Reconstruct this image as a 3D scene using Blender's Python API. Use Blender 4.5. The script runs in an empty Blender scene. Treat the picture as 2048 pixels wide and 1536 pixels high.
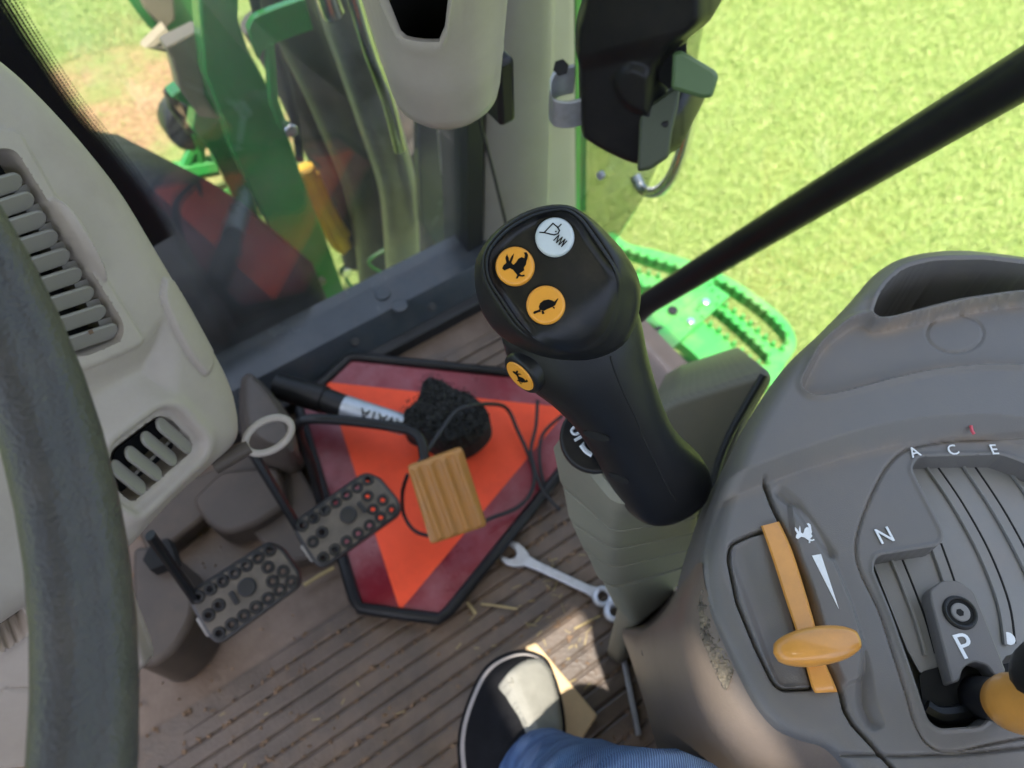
import bpy, math, random
import numpy as np
random.seed(7)
rng = np.random.default_rng(7)
sc = bpy.context.scene
COL = sc.collection

# ------------------------------------------------------------------ camera
FPX, CAMZ, PHI = 1480.0, 0.93, math.radians(32)      # focal length in px of a 2048 wide frame
_n = np.array([36., -912., FPX]); _n /= np.linalg.norm(_n)
_up = -_n; _d = np.array([0., 0., 1.])
_h = _d - (_d @ _up) * _up; _h /= np.linalg.norm(_h)
_r = np.array([1., 0., 0.]); _r = _r - (_r @ _up) * _up; _r = _r - (_r @ _h) * _h; _r /= np.linalg.norm(_r)
M = np.array([math.cos(PHI) * _r + math.sin(PHI) * _h, math.cos(PHI) * _h - math.sin(PHI) * _r, _up])
C = np.array([0., 0., CAMZ])
cam_d = bpy.data.cameras.new('camera'); cam = bpy.data.objects.new('camera', cam_d); COL.objects.link(cam)
cam_d.sensor_width = 36; cam_d.lens = 36 * FPX / 2048; cam_d.clip_start = 0.02; cam_d.clip_end = 400
from mathutils import Matrix, Vector
cx, cy, cz = M @ np.array([1., 0, 0]), M @ np.array([0, 1., 0]), -(M @ np.array([0, 0, 1.]))
cam.matrix_world = Matrix(((cx[0], cy[0], cz[0], C[0]), (cx[1], cy[1], cz[1], C[1]), (cx[2], cy[2], cz[2], C[2]), (0, 0, 0, 1)))
cam_d.dof.use_dof = True; cam_d.dof.focus_distance = 0.355; cam_d.dof.aperture_fstop = 9.5
sc.camera = cam

# ------------------------------------------------------------------ light
SUN = np.array([0.12, 0.20, -0.97]); SUN /= np.linalg.norm(SUN)       # direction the sunlight travels
elev = math.asin(-SUN[2]); to_sun = -SUN
world = bpy.data.worlds.new('World'); sc.world = world; world.use_nodes = True
wn = world.node_tree.nodes; wl = world.node_tree.links
sky = wn.new('ShaderNodeTexSky'); sky.sky_type = 'NISHITA'; sky.sun_disc = False
sky.sun_elevation = elev; sky.sun_rotation = math.atan2(to_sun[0], to_sun[1]); sky.air_density = 1.0; sky.dust_density = 5.0
wn['Background'].inputs[1].default_value = 0.15
wl.new(sky.outputs[0], wn['Background'].inputs[0])
sun_d = bpy.data.lights.new('sun', 'SUN'); sun_d.energy = 2.35; sun_d.angle = math.radians(0.6); sun_d.color = (1, 0.94, 0.84)
sun = bpy.data.objects.new('sun', sun_d); COL.objects.link(sun)
sun.rotation_euler = Vector(SUN).to_track_quat('-Z', 'Y').to_euler()
sc.view_settings.view_transform = 'Standard'; sc.view_settings.look = 'None'
sc.view_settings.gamma = 1; sc.view_settings.use_curve_mapping = False
sc.view_settings.exposure = 2.0
sc.cycles.use_denoising = True; sc.cycles.max_bounces = 8; sc.cycles.diffuse_bounces = 4; sc.cycles.glossy_bounces = 3
sc.cycles.transparent_max_bounces = 12; sc.cycles.sample_clamp_indirect = 4
sc.cycles.caustics_reflective = False; sc.cycles.caustics_refractive = False

# ------------------------------------------------------------------ helpers: pixels of the survey photo to points in the cab
def rdir(px, py): return M @ np.array([(px - 1024) / FPX, (768 - py) / FPX, 1.0])
def at(px, py, t):
    v = rdir(px, py); return C + v / np.linalg.norm(v) * t
def onz(px, py, z):
    v = rdir(px, py); return C + v * ((z - CAMZ) / v[2])
def ony(px, py, y):
    v = rdir(px, py); return C + v * (y / v[1])
def onx(px, py, x):
    v = rdir(px, py); return C + v * (x / v[0])
def onpl(px, py, pl):
    v = rdir(px, py); return C + v * (((pl[0] - C) @ pl[1]) / (v @ pl[1]))
def plane3(a, b, c):
    n = np.cross(b - a, c - a); n /= np.linalg.norm(n)
    if n @ (C - a) < 0: n = -n
    return (a, n)
def unit(v):
    v = np.asarray(v, float); return v / np.linalg.norm(v)
def proj(p):
    c = M.T @ (np.asarray(p, float) - C); return np.array([1024 + FPX * c[0] / c[2], 768 - FPX * c[1] / c[2], c[2]])
def cr(pts, n=8, closed=True):
    """Catmull-Rom curve through points"""
    P = np.asarray(pts, float); N = len(P); out = []
    segs = N if closed else N - 1
    for i in range(segs):
        if closed: p0, p1, p2, p3 = P[(i - 1) % N], P[i], P[(i + 1) % N], P[(i + 2) % N]
        else: p0, p1, p2, p3 = P[max(i - 1, 0)], P[i], P[i + 1], P[min(i + 2, N - 1)]
        for k in range(n):
            t = k / n
            out.append(0.5 * ((2 * p1) + (-p0 + p2) * t + (2 * p0 - 5 * p1 + 4 * p2 - p3) * t * t + (-p0 + 3 * p1 - 3 * p2 + p3) * t ** 3))
    if not closed: out.append(P[-1])
    return np.array(out)
def rnd(poly, r, n=5):
    """polygon with rounded corners"""
    P = np.asarray(poly, float); out = []
    for i in range(len(P)):
        a, b, c = P[i - 1], P[i], P[(i + 1) % len(P)]
        la, lc = np.linalg.norm(a - b), np.linalg.norm(c - b); q = min(r, la * .48, lc * .48)
        s, e = b + (a - b) / la * q, b + (c - b) / lc * q
        for k in range(n + 1):
            t = k / n; out.append((1 - t) ** 2 * s + 2 * t * (1 - t) * b + t * t * e)
    return np.array(out)
def nearest(P, poly, closed=True):
    A = np.asarray(poly, float); B = np.roll(A, -1, 0) if closed else A[1:]
    if not closed: A = A[:-1]
    best = np.full(len(P), 1e18); Q = np.zeros((len(P), 2))
    for a, b in zip(A, B):
        ab = b - a; L = ab @ ab + 1e-12
        t = np.clip(((P - a) @ ab) / L, 0, 1); q = a + t[:, None] * ab
        dd = ((P - q) ** 2).sum(1); m = dd < best; best[m] = dd[m]; Q[m] = q[m]
    return np.sqrt(best), Q
def inside(P, poly):
    A = np.asarray(poly, float); B = np.roll(A, -1, 0); r = np.zeros(len(P), bool)
    for a, b in zip(A, B):
        if a[1] == b[1]: continue
        c = ((a[1] > P[:, 1]) != (b[1] > P[:, 1])); xi = (b[0] - a[0]) * (P[:, 1] - a[1]) / (b[1] - a[1]) + a[0]
        r ^= c & (P[:, 0] < xi)
    return r
def sdf(P, poly):
    d, _ = nearest(P, poly); return np.where(inside(P, poly), -d, d)
def pdist(P, line): return nearest(P, line, False)[0]
def sst(x, a, b):
    t = np.clip((x - a) / (b - a), 0, 1); return t * t * (3 - 2 * t)

class MB:
    def __init__(s): s.v = []; s.f = []
    def add(s, vs, fs):
        o = len(s.v); s.v += [tuple(map(float, v)) for v in vs]; s.f += [tuple(i + o for i in f) for f in fs]; return s
    def box(s, c, half, ax=None):
        ax = np.eye(3) if ax is None else np.array(ax, float); c = np.array(c, float)
        vs = [c + ax[0] * half[0] * i + ax[1] * half[1] * j + ax[2] * half[2] * k for i in (-1, 1) for j in (-1, 1) for k in (-1, 1)]
        return s.add(vs, [(0, 1, 3, 2), (4, 6, 7, 5), (0, 4, 5, 1), (2, 3, 7, 6), (0, 2, 6, 4), (1, 5, 7, 3)])
    def prism(s, top, vec):
        """closed solid: outline of points swept along vec"""
        top = [np.array(p, float) for p in top]; n = len(top); bot = [p + vec for p in top]
        nn = sum((np.cross(top[i] - top[0], top[(i + 1) % n] - top[0]) for i in range(n)), np.zeros(3))
        if nn @ np.array(vec) > 0: top = top[::-1]; bot = bot[::-1]
        fs = [tuple(range(n)), tuple(range(2 * n - 1, n - 1, -1))]
        fs += [(i, i + n, (i + 1) % n + n, (i + 1) % n) for i in range(n)]
        return s.add(top + bot, fs)
    def loft(s, rings, cap0=True, cap1=True, closed=True):
        n = len(rings[0]); vs = [p for r in rings for p in r]; fs = []
        m = n if closed else n - 1
        for k in range(len(rings) - 1):
            for i in range(m):
                j = (i + 1) % n; fs.append((k * n + i, k * n + j, (k + 1) * n + j, (k + 1) * n + i))
        if cap0: fs.append(tuple(range(n - 1, -1, -1)))
        if cap1: fs.append(tuple(range((len(rings) - 1) * n, len(rings) * n)))
        return s.add(vs, fs)
    def tube(s, path, r, seg=10, closed=False, flat=None):
        P = [np.array(p, float) for p in path]; N = len(P)
        R = [r] * N if np.isscalar(r) else list(r)
        T = []
        for i in range(N):
            if closed: t = P[(i + 1) % N] - P[i - 1]
            else: t = P[min(i + 1, N - 1)] - P[max(i - 1, 0)]
            T.append(unit(t))
        u = np.cross(T[0], [0, 0, 1.]);
        if np.linalg.norm(u) < 1e-3: u = np.cross(T[0], [1., 0, 0])
        u = unit(u); rings = []
        for i in range(N):
            u = unit(u - (u @ T[i]) * T[i]); w = np.cross(T[i], u)
            ru, rw = (R[i], R[i]) if flat is None else (R[i], R[i] * flat)
            rings.append([P[i] + ru * math.cos(a) * u + rw * math.sin(a) * w for a in np.linspace(0, 2 * math.pi, seg, endpoint=False)])
        if closed: return s.loft(rings + [rings[0]], False, False)
        return s.loft(rings)
    def disc(s, c, n, r, h, seg=32, bev=0.0, ax=None, ry=None):
        """button: a low cylinder standing on c along n"""
        n = unit(n); u = unit(np.cross(n, [0.3, 0.7, 0.2])) if ax is None else unit(np.array(ax) - (np.array(ax) @ n) * n); w = np.cross(n, u); ry = ry or r
        def ring(k, z): return [c + u * r * k * math.cos(a) + w * ry * k * math.sin(a) + n * z for a in np.linspace(0, 2 * math.pi, seg, endpoint=False)]
        b = bev
        rings = [ring(1, 0), ring(1, h - b)]
        if b > 0: rings += [ring(1 - .3 * b / r, h - .35 * b), ring(1 - b / r, h), ring(1 - 1.6 * b / r, h)]
        return s.loft(rings)
    def build(s, name, mat, parent=None, smooth=True, bevel=0, auto=40, sub=0):
        V = np.array(s.v); off = np.array(parent['_base']) if parent is not None else np.zeros(3)
        root = parent is None
        if root:
            lo, hi = V.min(0), V.max(0); off = np.array([(lo[0] + hi[0]) / 2, (lo[1] + hi[1]) / 2, lo[2]])
        me = bpy.data.meshes.new(name); me.from_pydata([tuple(x) for x in (V - off)], [], s.f); me.update()
        o = bpy.data.objects.new(name, me); COL.objects.link(o)
        if mat is not None: me.materials.append(mat)
        import bmesh
        bm = bmesh.new(); bm.from_mesh(me); bmesh.ops.recalc_face_normals(bm, faces=bm.faces)
        if smooth:
            lim = math.radians(auto)
            for e in bm.edges:
                if len(e.link_faces) == 2: e.smooth = e.calc_face_angle(0) < lim
            for fc in bm.faces: fc.smooth = True
        bm.to_mesh(me); bm.free()
        if hasattr(s, 'dust'):
            at_ = me.attributes.new('dust', 'FLOAT', 'POINT'); at_.data.foreach_set('value', np.asarray(s.dust, dtype=np.float32))
        o['_base'] = [float(x) for x in off]
        if root: o.location = off
        else:
            o.parent = parent
        if bevel:
            m = o.modifiers.new('bevel', 'BEVEL'); m.width = bevel; m.segments = 2; m.limit_method = 'ANGLE'; m.angle_limit = math.radians(35); m.harden_normals = False
        if sub:
            m = o.modifiers.new('sub', 'SUBSURF'); m.levels = sub; m.render_levels = sub
        return o

def thing(name, label, cat, base, group=None):
    o = bpy.data.objects.new(name, None); COL.objects.link(o); o.location = [float(x) for x in base]; o.empty_display_size = .05
    o['_base'] = [float(x) for x in base]; return tag(o, label, cat, group)
def tag(o, label, cat, group=None):
    o['label'] = label; o['category'] = cat
    if group: o['group'] = group
    return o
def struct(o): o['kind'] = 'structure'; return o

def relief(poly, pl, hfun, step=4, skirt=.05, snap=(), dust=None):
    """solid slab: traced outline on a plane of the cab, its surface moved along the plane's normal by hfun"""
    poly = np.asarray(poly, float); lo, hi = poly.min(0), poly.max(0)
    xs = np.arange(lo[0] - step, hi[0] + 2 * step, step); ys = np.arange(lo[1] - step, hi[1] + 2 * step, step)
    nx, ny = len(xs), len(ys); gx, gy = np.meshgrid(xs, ys); G = np.stack([gx.ravel(), gy.ravel()], 1)
    cxy = np.stack([(gx[:-1, :-1] + step / 2).ravel(), (gy[:-1, :-1] + step / 2).ravel()], 1)
    keep = inside(cxy, poly).reshape(ny - 1, nx - 1)
    cnt = np.zeros((ny, nx), int)
    for dy in (0, 1):
        for dx in (0, 1): cnt[dy:dy + ny - 1, dx:dx + nx - 1] += keep
    used = (cnt > 0).ravel(); bnd = used & (cnt.ravel() < 4)
    idx = np.where(bnd)[0]
    if len(idx): _, q = nearest(G[idx], poly); G[idx] = q
    for sp_poly, off_ in snap:          # pull grid points onto the edges of openings so that they stay crisp
        free = used & ~bnd; fi = np.where(free)[0]; d_, q_ = nearest(G[fi], sp_poly); m_ = d_ < step * .62; G[fi[m_]] = q_[m_]; bnd = bnd.copy(); bnd[fi[m_]] = True
    order = -np.ones(nx * ny, int); ui = np.where(used)[0]; order[ui] = np.arange(len(ui))
    Q = G[ui]; H = hfun(Q)
    D = np.stack([(Q[:, 0] - 1024) / FPX, (768 - Q[:, 1]) / FPX, np.ones(len(Q))], 1) @ M.T
    t = ((pl[0] - C) @ pl[1]) / (D @ pl[1]); W = C + D * t[:, None] + np.asarray(H)[:, None] * pl[1]
    fs = []; ed = {}
    for j, i in zip(*np.where(keep)):
        a, b, c, d = order[j * nx + i], order[(j + 1) * nx + i], order[(j + 1) * nx + i + 1], order[j * nx + i + 1]
        fs.append((a, b, c, d))
        for e in ((a, b), (b, c), (c, d), (d, a)):
            if (e[1], e[0]) in ed: del ed[(e[1], e[0])]
            else: ed[e] = 1
    vs = list(W); base = {}
    for e in list(ed):
        for k in e:
            if k not in base: base[k] = len(vs); vs.append(W[k] - pl[1] * (skirt + H[k]))
    for a, b in ed: fs.append((b, a, base[a], base[b]))
    mb = MB(); mb.add(vs, fs)
    if dust is not None: mb.dust = np.r_[dust(Q), np.zeros(len(vs) - len(Q))]
    return mb

# ------------------------------------------------------------------ materials
def mat(name, col, rough=.5, metal=0., var=.12, vs=12., bump=0., bs=300., dirt=None, spec=.5, coat=0., rvar=.1, wave=None, dustcol=None):
    m = bpy.data.materials.new(name); m.use_nodes = True; N = m.node_tree.nodes; L = m.node_tree.links; B = N['Principled BSDF']
    tc = N.new('ShaderNodeTexCoord')
    nz = N.new('ShaderNodeTexNoise'); nz.inputs['Scale'].default_value = vs; nz.inputs['Detail'].default_value = 6; nz.inputs['Roughness'].default_value = .65
    L.new(tc.outputs['Object'], nz.inputs['Vector'])
    rp = N.new('ShaderNodeValToRGB'); rp.color_ramp.elements[0].position = .3; rp.color_ramp.elements[1].position = .72
    c = np.array(col[:3]); rp.color_ramp.elements[0].color = (*(c * (1 - var)), 1); rp.color_ramp.elements[1].color = (*np.minimum(c * (1 + var), 1), 1)
    L.new(nz.outputs['Fac'], rp.inputs['Fac']); out = rp.outputs['Color']
    rr = N.new('ShaderNodeMapRange'); rr.inputs['To Min'].default_value = max(rough - rvar, .03); rr.inputs['To Max'].default_value = min(rough + rvar, 1)
    L.new(nz.outputs['Fac'], rr.inputs['Value']); ro = rr.outputs['Result']
    if dirt:
        dc, amt, dsc = dirt
        n2 = N.new('ShaderNodeTexNoise'); n2.inputs['Scale'].default_value = dsc; n2.inputs['Detail'].default_value = 9; n2.inputs['Roughness'].default_value = .7
        mp = N.new('ShaderNodeMapping'); mp.inputs['Location'].default_value = (3.1, 1.7, .4); L.new(tc.outputs['Object'], mp.inputs['Vector']); L.new(mp.outputs['Vector'], n2.inputs['Vector'])
        r2 = N.new('ShaderNodeValToRGB'); r2.color_ramp.elements[0].position = .45; r2.color_ramp.elements[1].position = .75
        r2.color_ramp.elements[0].color = (0, 0, 0, 1); r2.color_ramp.elements[1].color = (amt, amt, amt, 1)
        L.new(n2.outputs['Fac'], r2.inputs['Fac'])
        mx = N.new('ShaderNodeMixRGB'); L.new(r2.outputs['Color'], mx.inputs['Fac']); L.new(out, mx.inputs['Color1']); mx.inputs['Color2'].default_value = (*dc, 1); out = mx.outputs['Color']
    if dustcol:
        at_ = N.new('ShaderNodeAttribute'); at_.attribute_name = 'dust'; n5 = N.new('ShaderNodeTexNoise'); n5.inputs['Scale'].default_value = 60; n5.inputs['Detail'].default_value = 6; L.new(tc.outputs['Object'], n5.inputs['Vector'])
        mm = N.new('ShaderNodeMath'); mm.operation = 'MULTIPLY'; r5 = N.new('ShaderNodeMapRange'); r5.inputs['From Min'].default_value = .3; r5.inputs['From Max'].default_value = .62; L.new(n5.outputs['Fac'], r5.inputs['Value'])
        L.new(at_.outputs['Fac'], mm.inputs[0]); L.new(r5.outputs['Result'], mm.inputs[1]); m5 = N.new('ShaderNodeMixRGB'); L.new(mm.outputs[0], m5.inputs['Fac']); L.new(out, m5.inputs['Color1']); m5.inputs['Color2'].default_value = (*dustcol, 1); out = m5.outputs['Color']
    L.new(out, B.inputs['Base Color']); L.new(ro, B.inputs['Roughness'])
    B.inputs['Metallic'].default_value = metal; B.inputs['Specular IOR Level'].default_value = spec; B.inputs['Coat Weight'].default_value = coat
    if bump:
        n3 = N.new('ShaderNodeTexNoise'); n3.inputs['Scale'].default_value = bs; n3.inputs['Detail'].default_value = 3; L.new(tc.outputs['Object'], n3.inputs['Vector'])
        bp = N.new('ShaderNodeBump'); bp.inputs['Strength'].default_value = bump; bp.inputs['Distance'].default_value = .002
        L.new(n3.outputs['Fac'], bp.inputs['Height']); L.new(bp.outputs['Normal'], B.inputs['Normal'])
    return m
DUST = (.30, .22, .15)
m_console = mat('console_plastic', (.132, .126, .121), .45, var=.06, vs=7, bump=.10, bs=1500, dirt=((.19, .155, .12), .35, 9), spec=.38, dustcol=(.25, .185, .13))
m_console_d = mat('shade_lifted_plastic', (.20, .197, .19), .45, var=.08, vs=15, bump=.05, bs=1500, dirt=((.26, .21, .17), .4, 20), spec=.35)  # console plastic made paler to offset the depth shade in the gate
m_trim = mat('console_beige_trim', (.165, .13, .104), .42, var=.08, vs=6, bump=.08, bs=900, dirt=((.09, .07, .056), .6, 9), spec=.4)
m_dash = mat('dash_plastic', (.425, .358, .298), .48, var=.03, vs=8, bump=.08, bs=1400, dirt=((.25, .20, .15), .35, 12), spec=.4)
m_dash_d = mat('dash_louvre_plastic', (.245, .22, .185), .45, var=.05, vs=20, bump=.04, bs=900)
m_black = mat('black_plastic', (.010, .010, .011), .42, var=.2, vs=20, bump=.05, bs=1200, dirt=((.06, .05, .04), .2, 22), spec=.3)
m_hole = mat('cavity_shade', (.006, .006, .006), .9)  # near-black colour paints the shade inside holes, vents and gaps
m_grip = mat('grip_soft_plastic', (.009, .0095, .011), .40, var=.15, vs=30, bump=.10, bs=1600, dirt=((.045, .04, .033), .15, 40), spec=.32)
m_panel = mat('grip_panel_plastic', (.008, .0085, .010), .33, var=.15, vs=40, bump=.05, bs=1800, dirt=((.07, .058, .04), .3, 70), spec=.3)
m_btn_o = mat('orange_button', (.78, .33, .035), .33, var=.04, vs=60, dirt=((.5, .2, .03), .15, 90))
m_btn_w = mat('white_button', (.55, .60, .62), .33, var=.04, vs=60)
m_ink = mat('black_print', (.008, .007, .006), .8, spec=.1)
m_white = mat('white_print', (.75, .77, .78), .5, var=.08, vs=300)
m_lever = mat('orange_lever_plastic', (.62, .275, .05), .33, var=.05, vs=90, dirt=((.26, .12, .045), .3, 38), coat=.25)
m_olive = mat('olive_rubber', (.205, .20, .15), .55, var=.08, vs=14, bump=.08, bs=900, dirt=((.29, .25, .18), .35, 18), spec=.35)
m_olive_d = mat('dark_olive_panel', (.135, .13, .10), .5, var=.1, vs=9, bump=.08, bs=900, dirt=((.2, .17, .12), .4, 12), spec=.35)
m_wheel = mat('wheel_leatherette', (.046, .041, .040), .42, var=.12, vs=200, bump=.45, bs=700, dirt=((.12, .095, .075), .35, 45), spec=.5)
m_mat_rub = mat('floor_mat_rubber', (.098, .074, .059), .45, var=.35, vs=16, bump=.4, bs=260, dirt=((.20, .13, .08), .85, 8), rvar=.2)
m_floor = mat('floor_panel', (.175, .130, .10), .5, var=.2, vs=7, bump=.25, bs=200, dirt=((.075, .045, .028), .95, 6), rvar=.2)
m_foot = mat('footwell_plastic', (.075, .061, .051), .5, var=.15, vs=8, bump=.15, bs=400, dirt=((.12, .09, .065), .6, 14), spec=.3)
m_sill = mat('sill_steel_paint', (.035, .045, .055), .25, var=.25, vs=10, dirt=((.09, .085, .08), .5, 12))
m_seal = mat('rubber_seal', (.015, .016, .018), .6)
m_pillar = mat('pillar_trim', (.29, .275, .24), .5, var=.05, vs=6, bump=.05, bs=900, dirt=((.2, .175, .14), .4, 7))
m_cup = mat('cup_holder_plastic', (.385, .335, .285), .4, var=.04, vs=10, bump=.05, bs=900, dirt=((.25, .21, .165), .35, 16), spec=.35)
m_pedal = mat('pedal_rubber', (.095, .08, .062), .65, var=.25, vs=30, dirt=((.19, .155, .11), .8, 25))
m_pedal_blk = mat('pedal_black_rubber', (.012, .013, .016), .42, var=.2, vs=40, dirt=((.07, .06, .045), .3, 40))
m_steel = mat('bare_steel', (.50, .51, .54), .36, metal=.55, var=.15, vs=60, dirt=((.2, .16, .13), .4, 50))
m_chrome = mat('bright_steel', (.7, .7, .72), .16, metal=1, var=.1, vs=30, rvar=.06)
m_rod = mat('painted_black_steel', (.012, .012, .013), .4, var=.2, vs=40, spec=.3)
m_accel = mat('tan_pedal_rubber', (.44, .20, .045), .42, var=.04, vs=9, bump=.2, bs=300, dirt=((.30, .17, .08), .45, 60), spec=.5)
m_sred = mat('sign_red_reflective', (.20, .012, .022), .3, var=.2, vs=12, dirt=((.38, .17, .19), .65, 8), rvar=.12)
m_sorg = mat('sign_fluorescent_orange', (1.0, .10, .035), .55, var=.04, vs=30, dirt=((.6, .06, .03), .4, 26), spec=.3)
m_wood = mat('pine_wood', (.66, .47, .26), .6, var=.15, vs=20, bump=.2, bs=120)
m_denim = None
m_shoe = mat('shoe_upper_fabric', (.014, .014, .016), .9, var=.3, vs=60, bump=.6, bs=700, spec=.12)
m_shoe_g = mat('sunlit_shoe_fabric', (.30, .29, .25), .85, var=.12, vs=60, bump=.5, bs=900)  # paler shoe cloth, with the sunlit half put into its colour
m_sole = mat('shoe_sole', (.42, .38, .36), .7, var=.12, vs=30)
m_foam = mat('bristle_fibre', (.03, .032, .031), .95, var=.6, vs=160, bump=1.0, bs=260, spec=.2)
m_silver = mat('silver_print', (.42, .46, .5), .35, metal=.4, var=.12, vs=80)
m_green = mat('green_paint', (.03, .27, .05), .25, var=.10, vs=10, coat=.4, dirt=((.16, .17, .07), .4, 11), rvar=.06)
m_step = mat('green_step_paint', (.045, .33, .06), .35, var=.1, vs=14, coat=.3, dirt=((.32, .26, .14), .5, 10))
m_yellow = mat('yellow_paint', (.62, .36, .02), .35, var=.15, vs=20, dirt=((.25, .17, .08), .7, 8))
m_tyre = mat('tyre_rubber', (.03, .028, .026), .75, var=.2, vs=15, dirt=((.14, .10, .07), .6, 9))
m_tan = mat('dusty_tan_steel', (.27, .225, .15), .5, var=.2, vs=10)
m_exh = mat('exhaust_steel', (.30, .285, .27), .34, metal=.35, var=.2, vs=14, dirt=((.14, .115, .09), .5, 14))
m_cowl = mat('black_hood_plastic', (.008, .008, .010), .5, var=.2, vs=10, dirt=((.035, .03, .028), .4, 8), spec=.2)
m_roof = mat('roof_lining', (.32, .30, .27), .8, var=.05)
m_lgreen = mat('green_release_plastic', (.10, .17, .07), .45, var=.06, vs=20)
m_redpen = mat('red_pen_mark', (.6, .09, .12), .5)
m_seat = mat('seat_fabric', (.05, .05, .052), .9)
m_straw = mat('straw', (.36, .28, .13), .7, var=.25, vs=90)
m_mud = mat('dried_mud', (.20, .13, .08), .9, var=.3, vs=60, bump=.5, bs=200)

def mat_denim():
    m = bpy.data.materials.new('blue_denim'); m.use_nodes = True; N = m.node_tree.nodes; L = m.node_tree.links; B = N['Principled BSDF']
    tc = N.new('ShaderNodeTexCoord'); mp = N.new('ShaderNodeMapping'); mp.inputs['Rotation'].default_value = (0, 0, .9); L.new(tc.outputs['Object'], mp.inputs['Vector'])
    w = N.new('ShaderNodeTexWave'); w.inputs['Scale'].default_value = 270; w.inputs['Distortion'].default_value = 1.6; w.inputs['Detail'].default_value = 2; L.new(mp.outputs['Vector'], w.inputs['Vector'])
    nz = N.new('ShaderNodeTexNoise'); nz.inputs['Scale'].default_value = 30; nz.inputs['Detail'].default_value = 8; L.new(tc.outputs['Object'], nz.inputs['Vector'])
    a = N.new('ShaderNodeMath'); a.operation = 'MULTIPLY_ADD'; a.inputs[1].default_value = .35; L.new(w.outputs['Fac'], a.inputs[0]); L.new(nz.outputs['Fac'], a.inputs[2])
    r = N.new('ShaderNodeValToRGB'); r.color_ramp.elements[0].position = .35; r.color_ramp.elements[1].position = .9
    r.color_ramp.elements[0].color = (.012, .038, .13, 1); r.color_ramp.elements[1].color = (.12, .22, .44, 1)
    L.new(a.outputs[0], r.inputs['Fac']); L.new(r.outputs['Color'], B.inputs['Base Color']); B.inputs['Roughness'].default_value = .9
    bp = N.new('ShaderNodeBump'); bp.inputs['Strength'].default_value = .5; bp.inputs['Distance'].default_value = .001; L.new(w.outputs['Fac'], bp.inputs['Height']); L.new(bp.outputs['Normal'], B.inputs['Normal'])
    return m
m_denim = mat_denim()

def mat_glass(name, tint=(.97, .985, .97), extra=0.0, dust=0.):
    m = bpy.data.materials.new(name); m.use_nodes = True; N = m.node_tree.nodes; L = m.node_tree.links; N.remove(N['Principled BSDF'])
    tr = N.new('ShaderNodeBsdfTransparent'); tr.inputs[0].default_value = (*tint, 1)
    gl = N.new('ShaderNodeBsdfGlossy'); gl.inputs['Roughness'].default_value = .01
    fr = N.new('ShaderNodeFresnel'); ge = N.new('ShaderNodeNewGeometry'); io = N.new('ShaderNodeMapRange'); io.inputs['To Min'].default_value = 1.5; io.inputs['To Max'].default_value = 1 / 1.5
    L.new(ge.outputs['Backfacing'], io.inputs['Value']); L.new(io.outputs['Result'], fr.inputs['IOR'])      # both faces of the pane mirror alike
    ad = N.new('ShaderNodeMath'); ad.operation = 'ADD'; ad.inputs[1].default_value = extra; ad.use_clamp = True; L.new(fr.outputs[0], ad.inputs[0])
    mx = N.new('ShaderNodeMixShader'); L.new(ad.outputs[0], mx.inputs[0]); L.new(tr.outputs[0], mx.inputs[1]); L.new(gl.outputs[0], mx.inputs[2])
    o_ = mx.outputs[0]
    if dust:  # pale film in the shader stands in for the pane's hazy reflections
        df = N.new('ShaderNodeBsdfTranslucent'); df.inputs[0].default_value = (.75, .74, .7, 1); d2 = N.new('ShaderNodeBsdfDiffuse'); d2.inputs[0].default_value = (.6, .58, .54, 1); m1 = N.new('ShaderNodeMixShader'); m1.inputs[0].default_value = .5
        L.new(df.outputs[0], m1.inputs[1]); L.new(d2.outputs[0], m1.inputs[2]); tc = N.new('ShaderNodeTexCoord'); nz = N.new('ShaderNodeTexNoise'); nz.inputs['Scale'].default_value = 5; nz.inputs['Detail'].default_value = 8; L.new(tc.outputs['Object'], nz.inputs['Vector'])
        mr = N.new('ShaderNodeMapRange'); mr.inputs['From Min'].default_value = .35; mr.inputs['From Max'].default_value = .75; mr.inputs['To Max'].default_value = dust; L.new(nz.outputs['Fac'], mr.inputs['Value'])
        m2 = N.new('ShaderNodeMixShader'); L.new(mr.outputs['Result'], m2.inputs[0]); L.new(o_, m2.inputs[1]); L.new(m1.outputs[0], m2.inputs[2]); o_ = m2.outputs[0]
    L.new(o_, N['Material Output'].inputs['Surface']); return m
m_glass = mat_glass('window_glass')
m_glass_f = mat_glass('front_window_glass', (.94, .965, .955), .06, .07)
m_film = mat_glass('tinted_glass_strip', (.78, .80, .78), .10)

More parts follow.
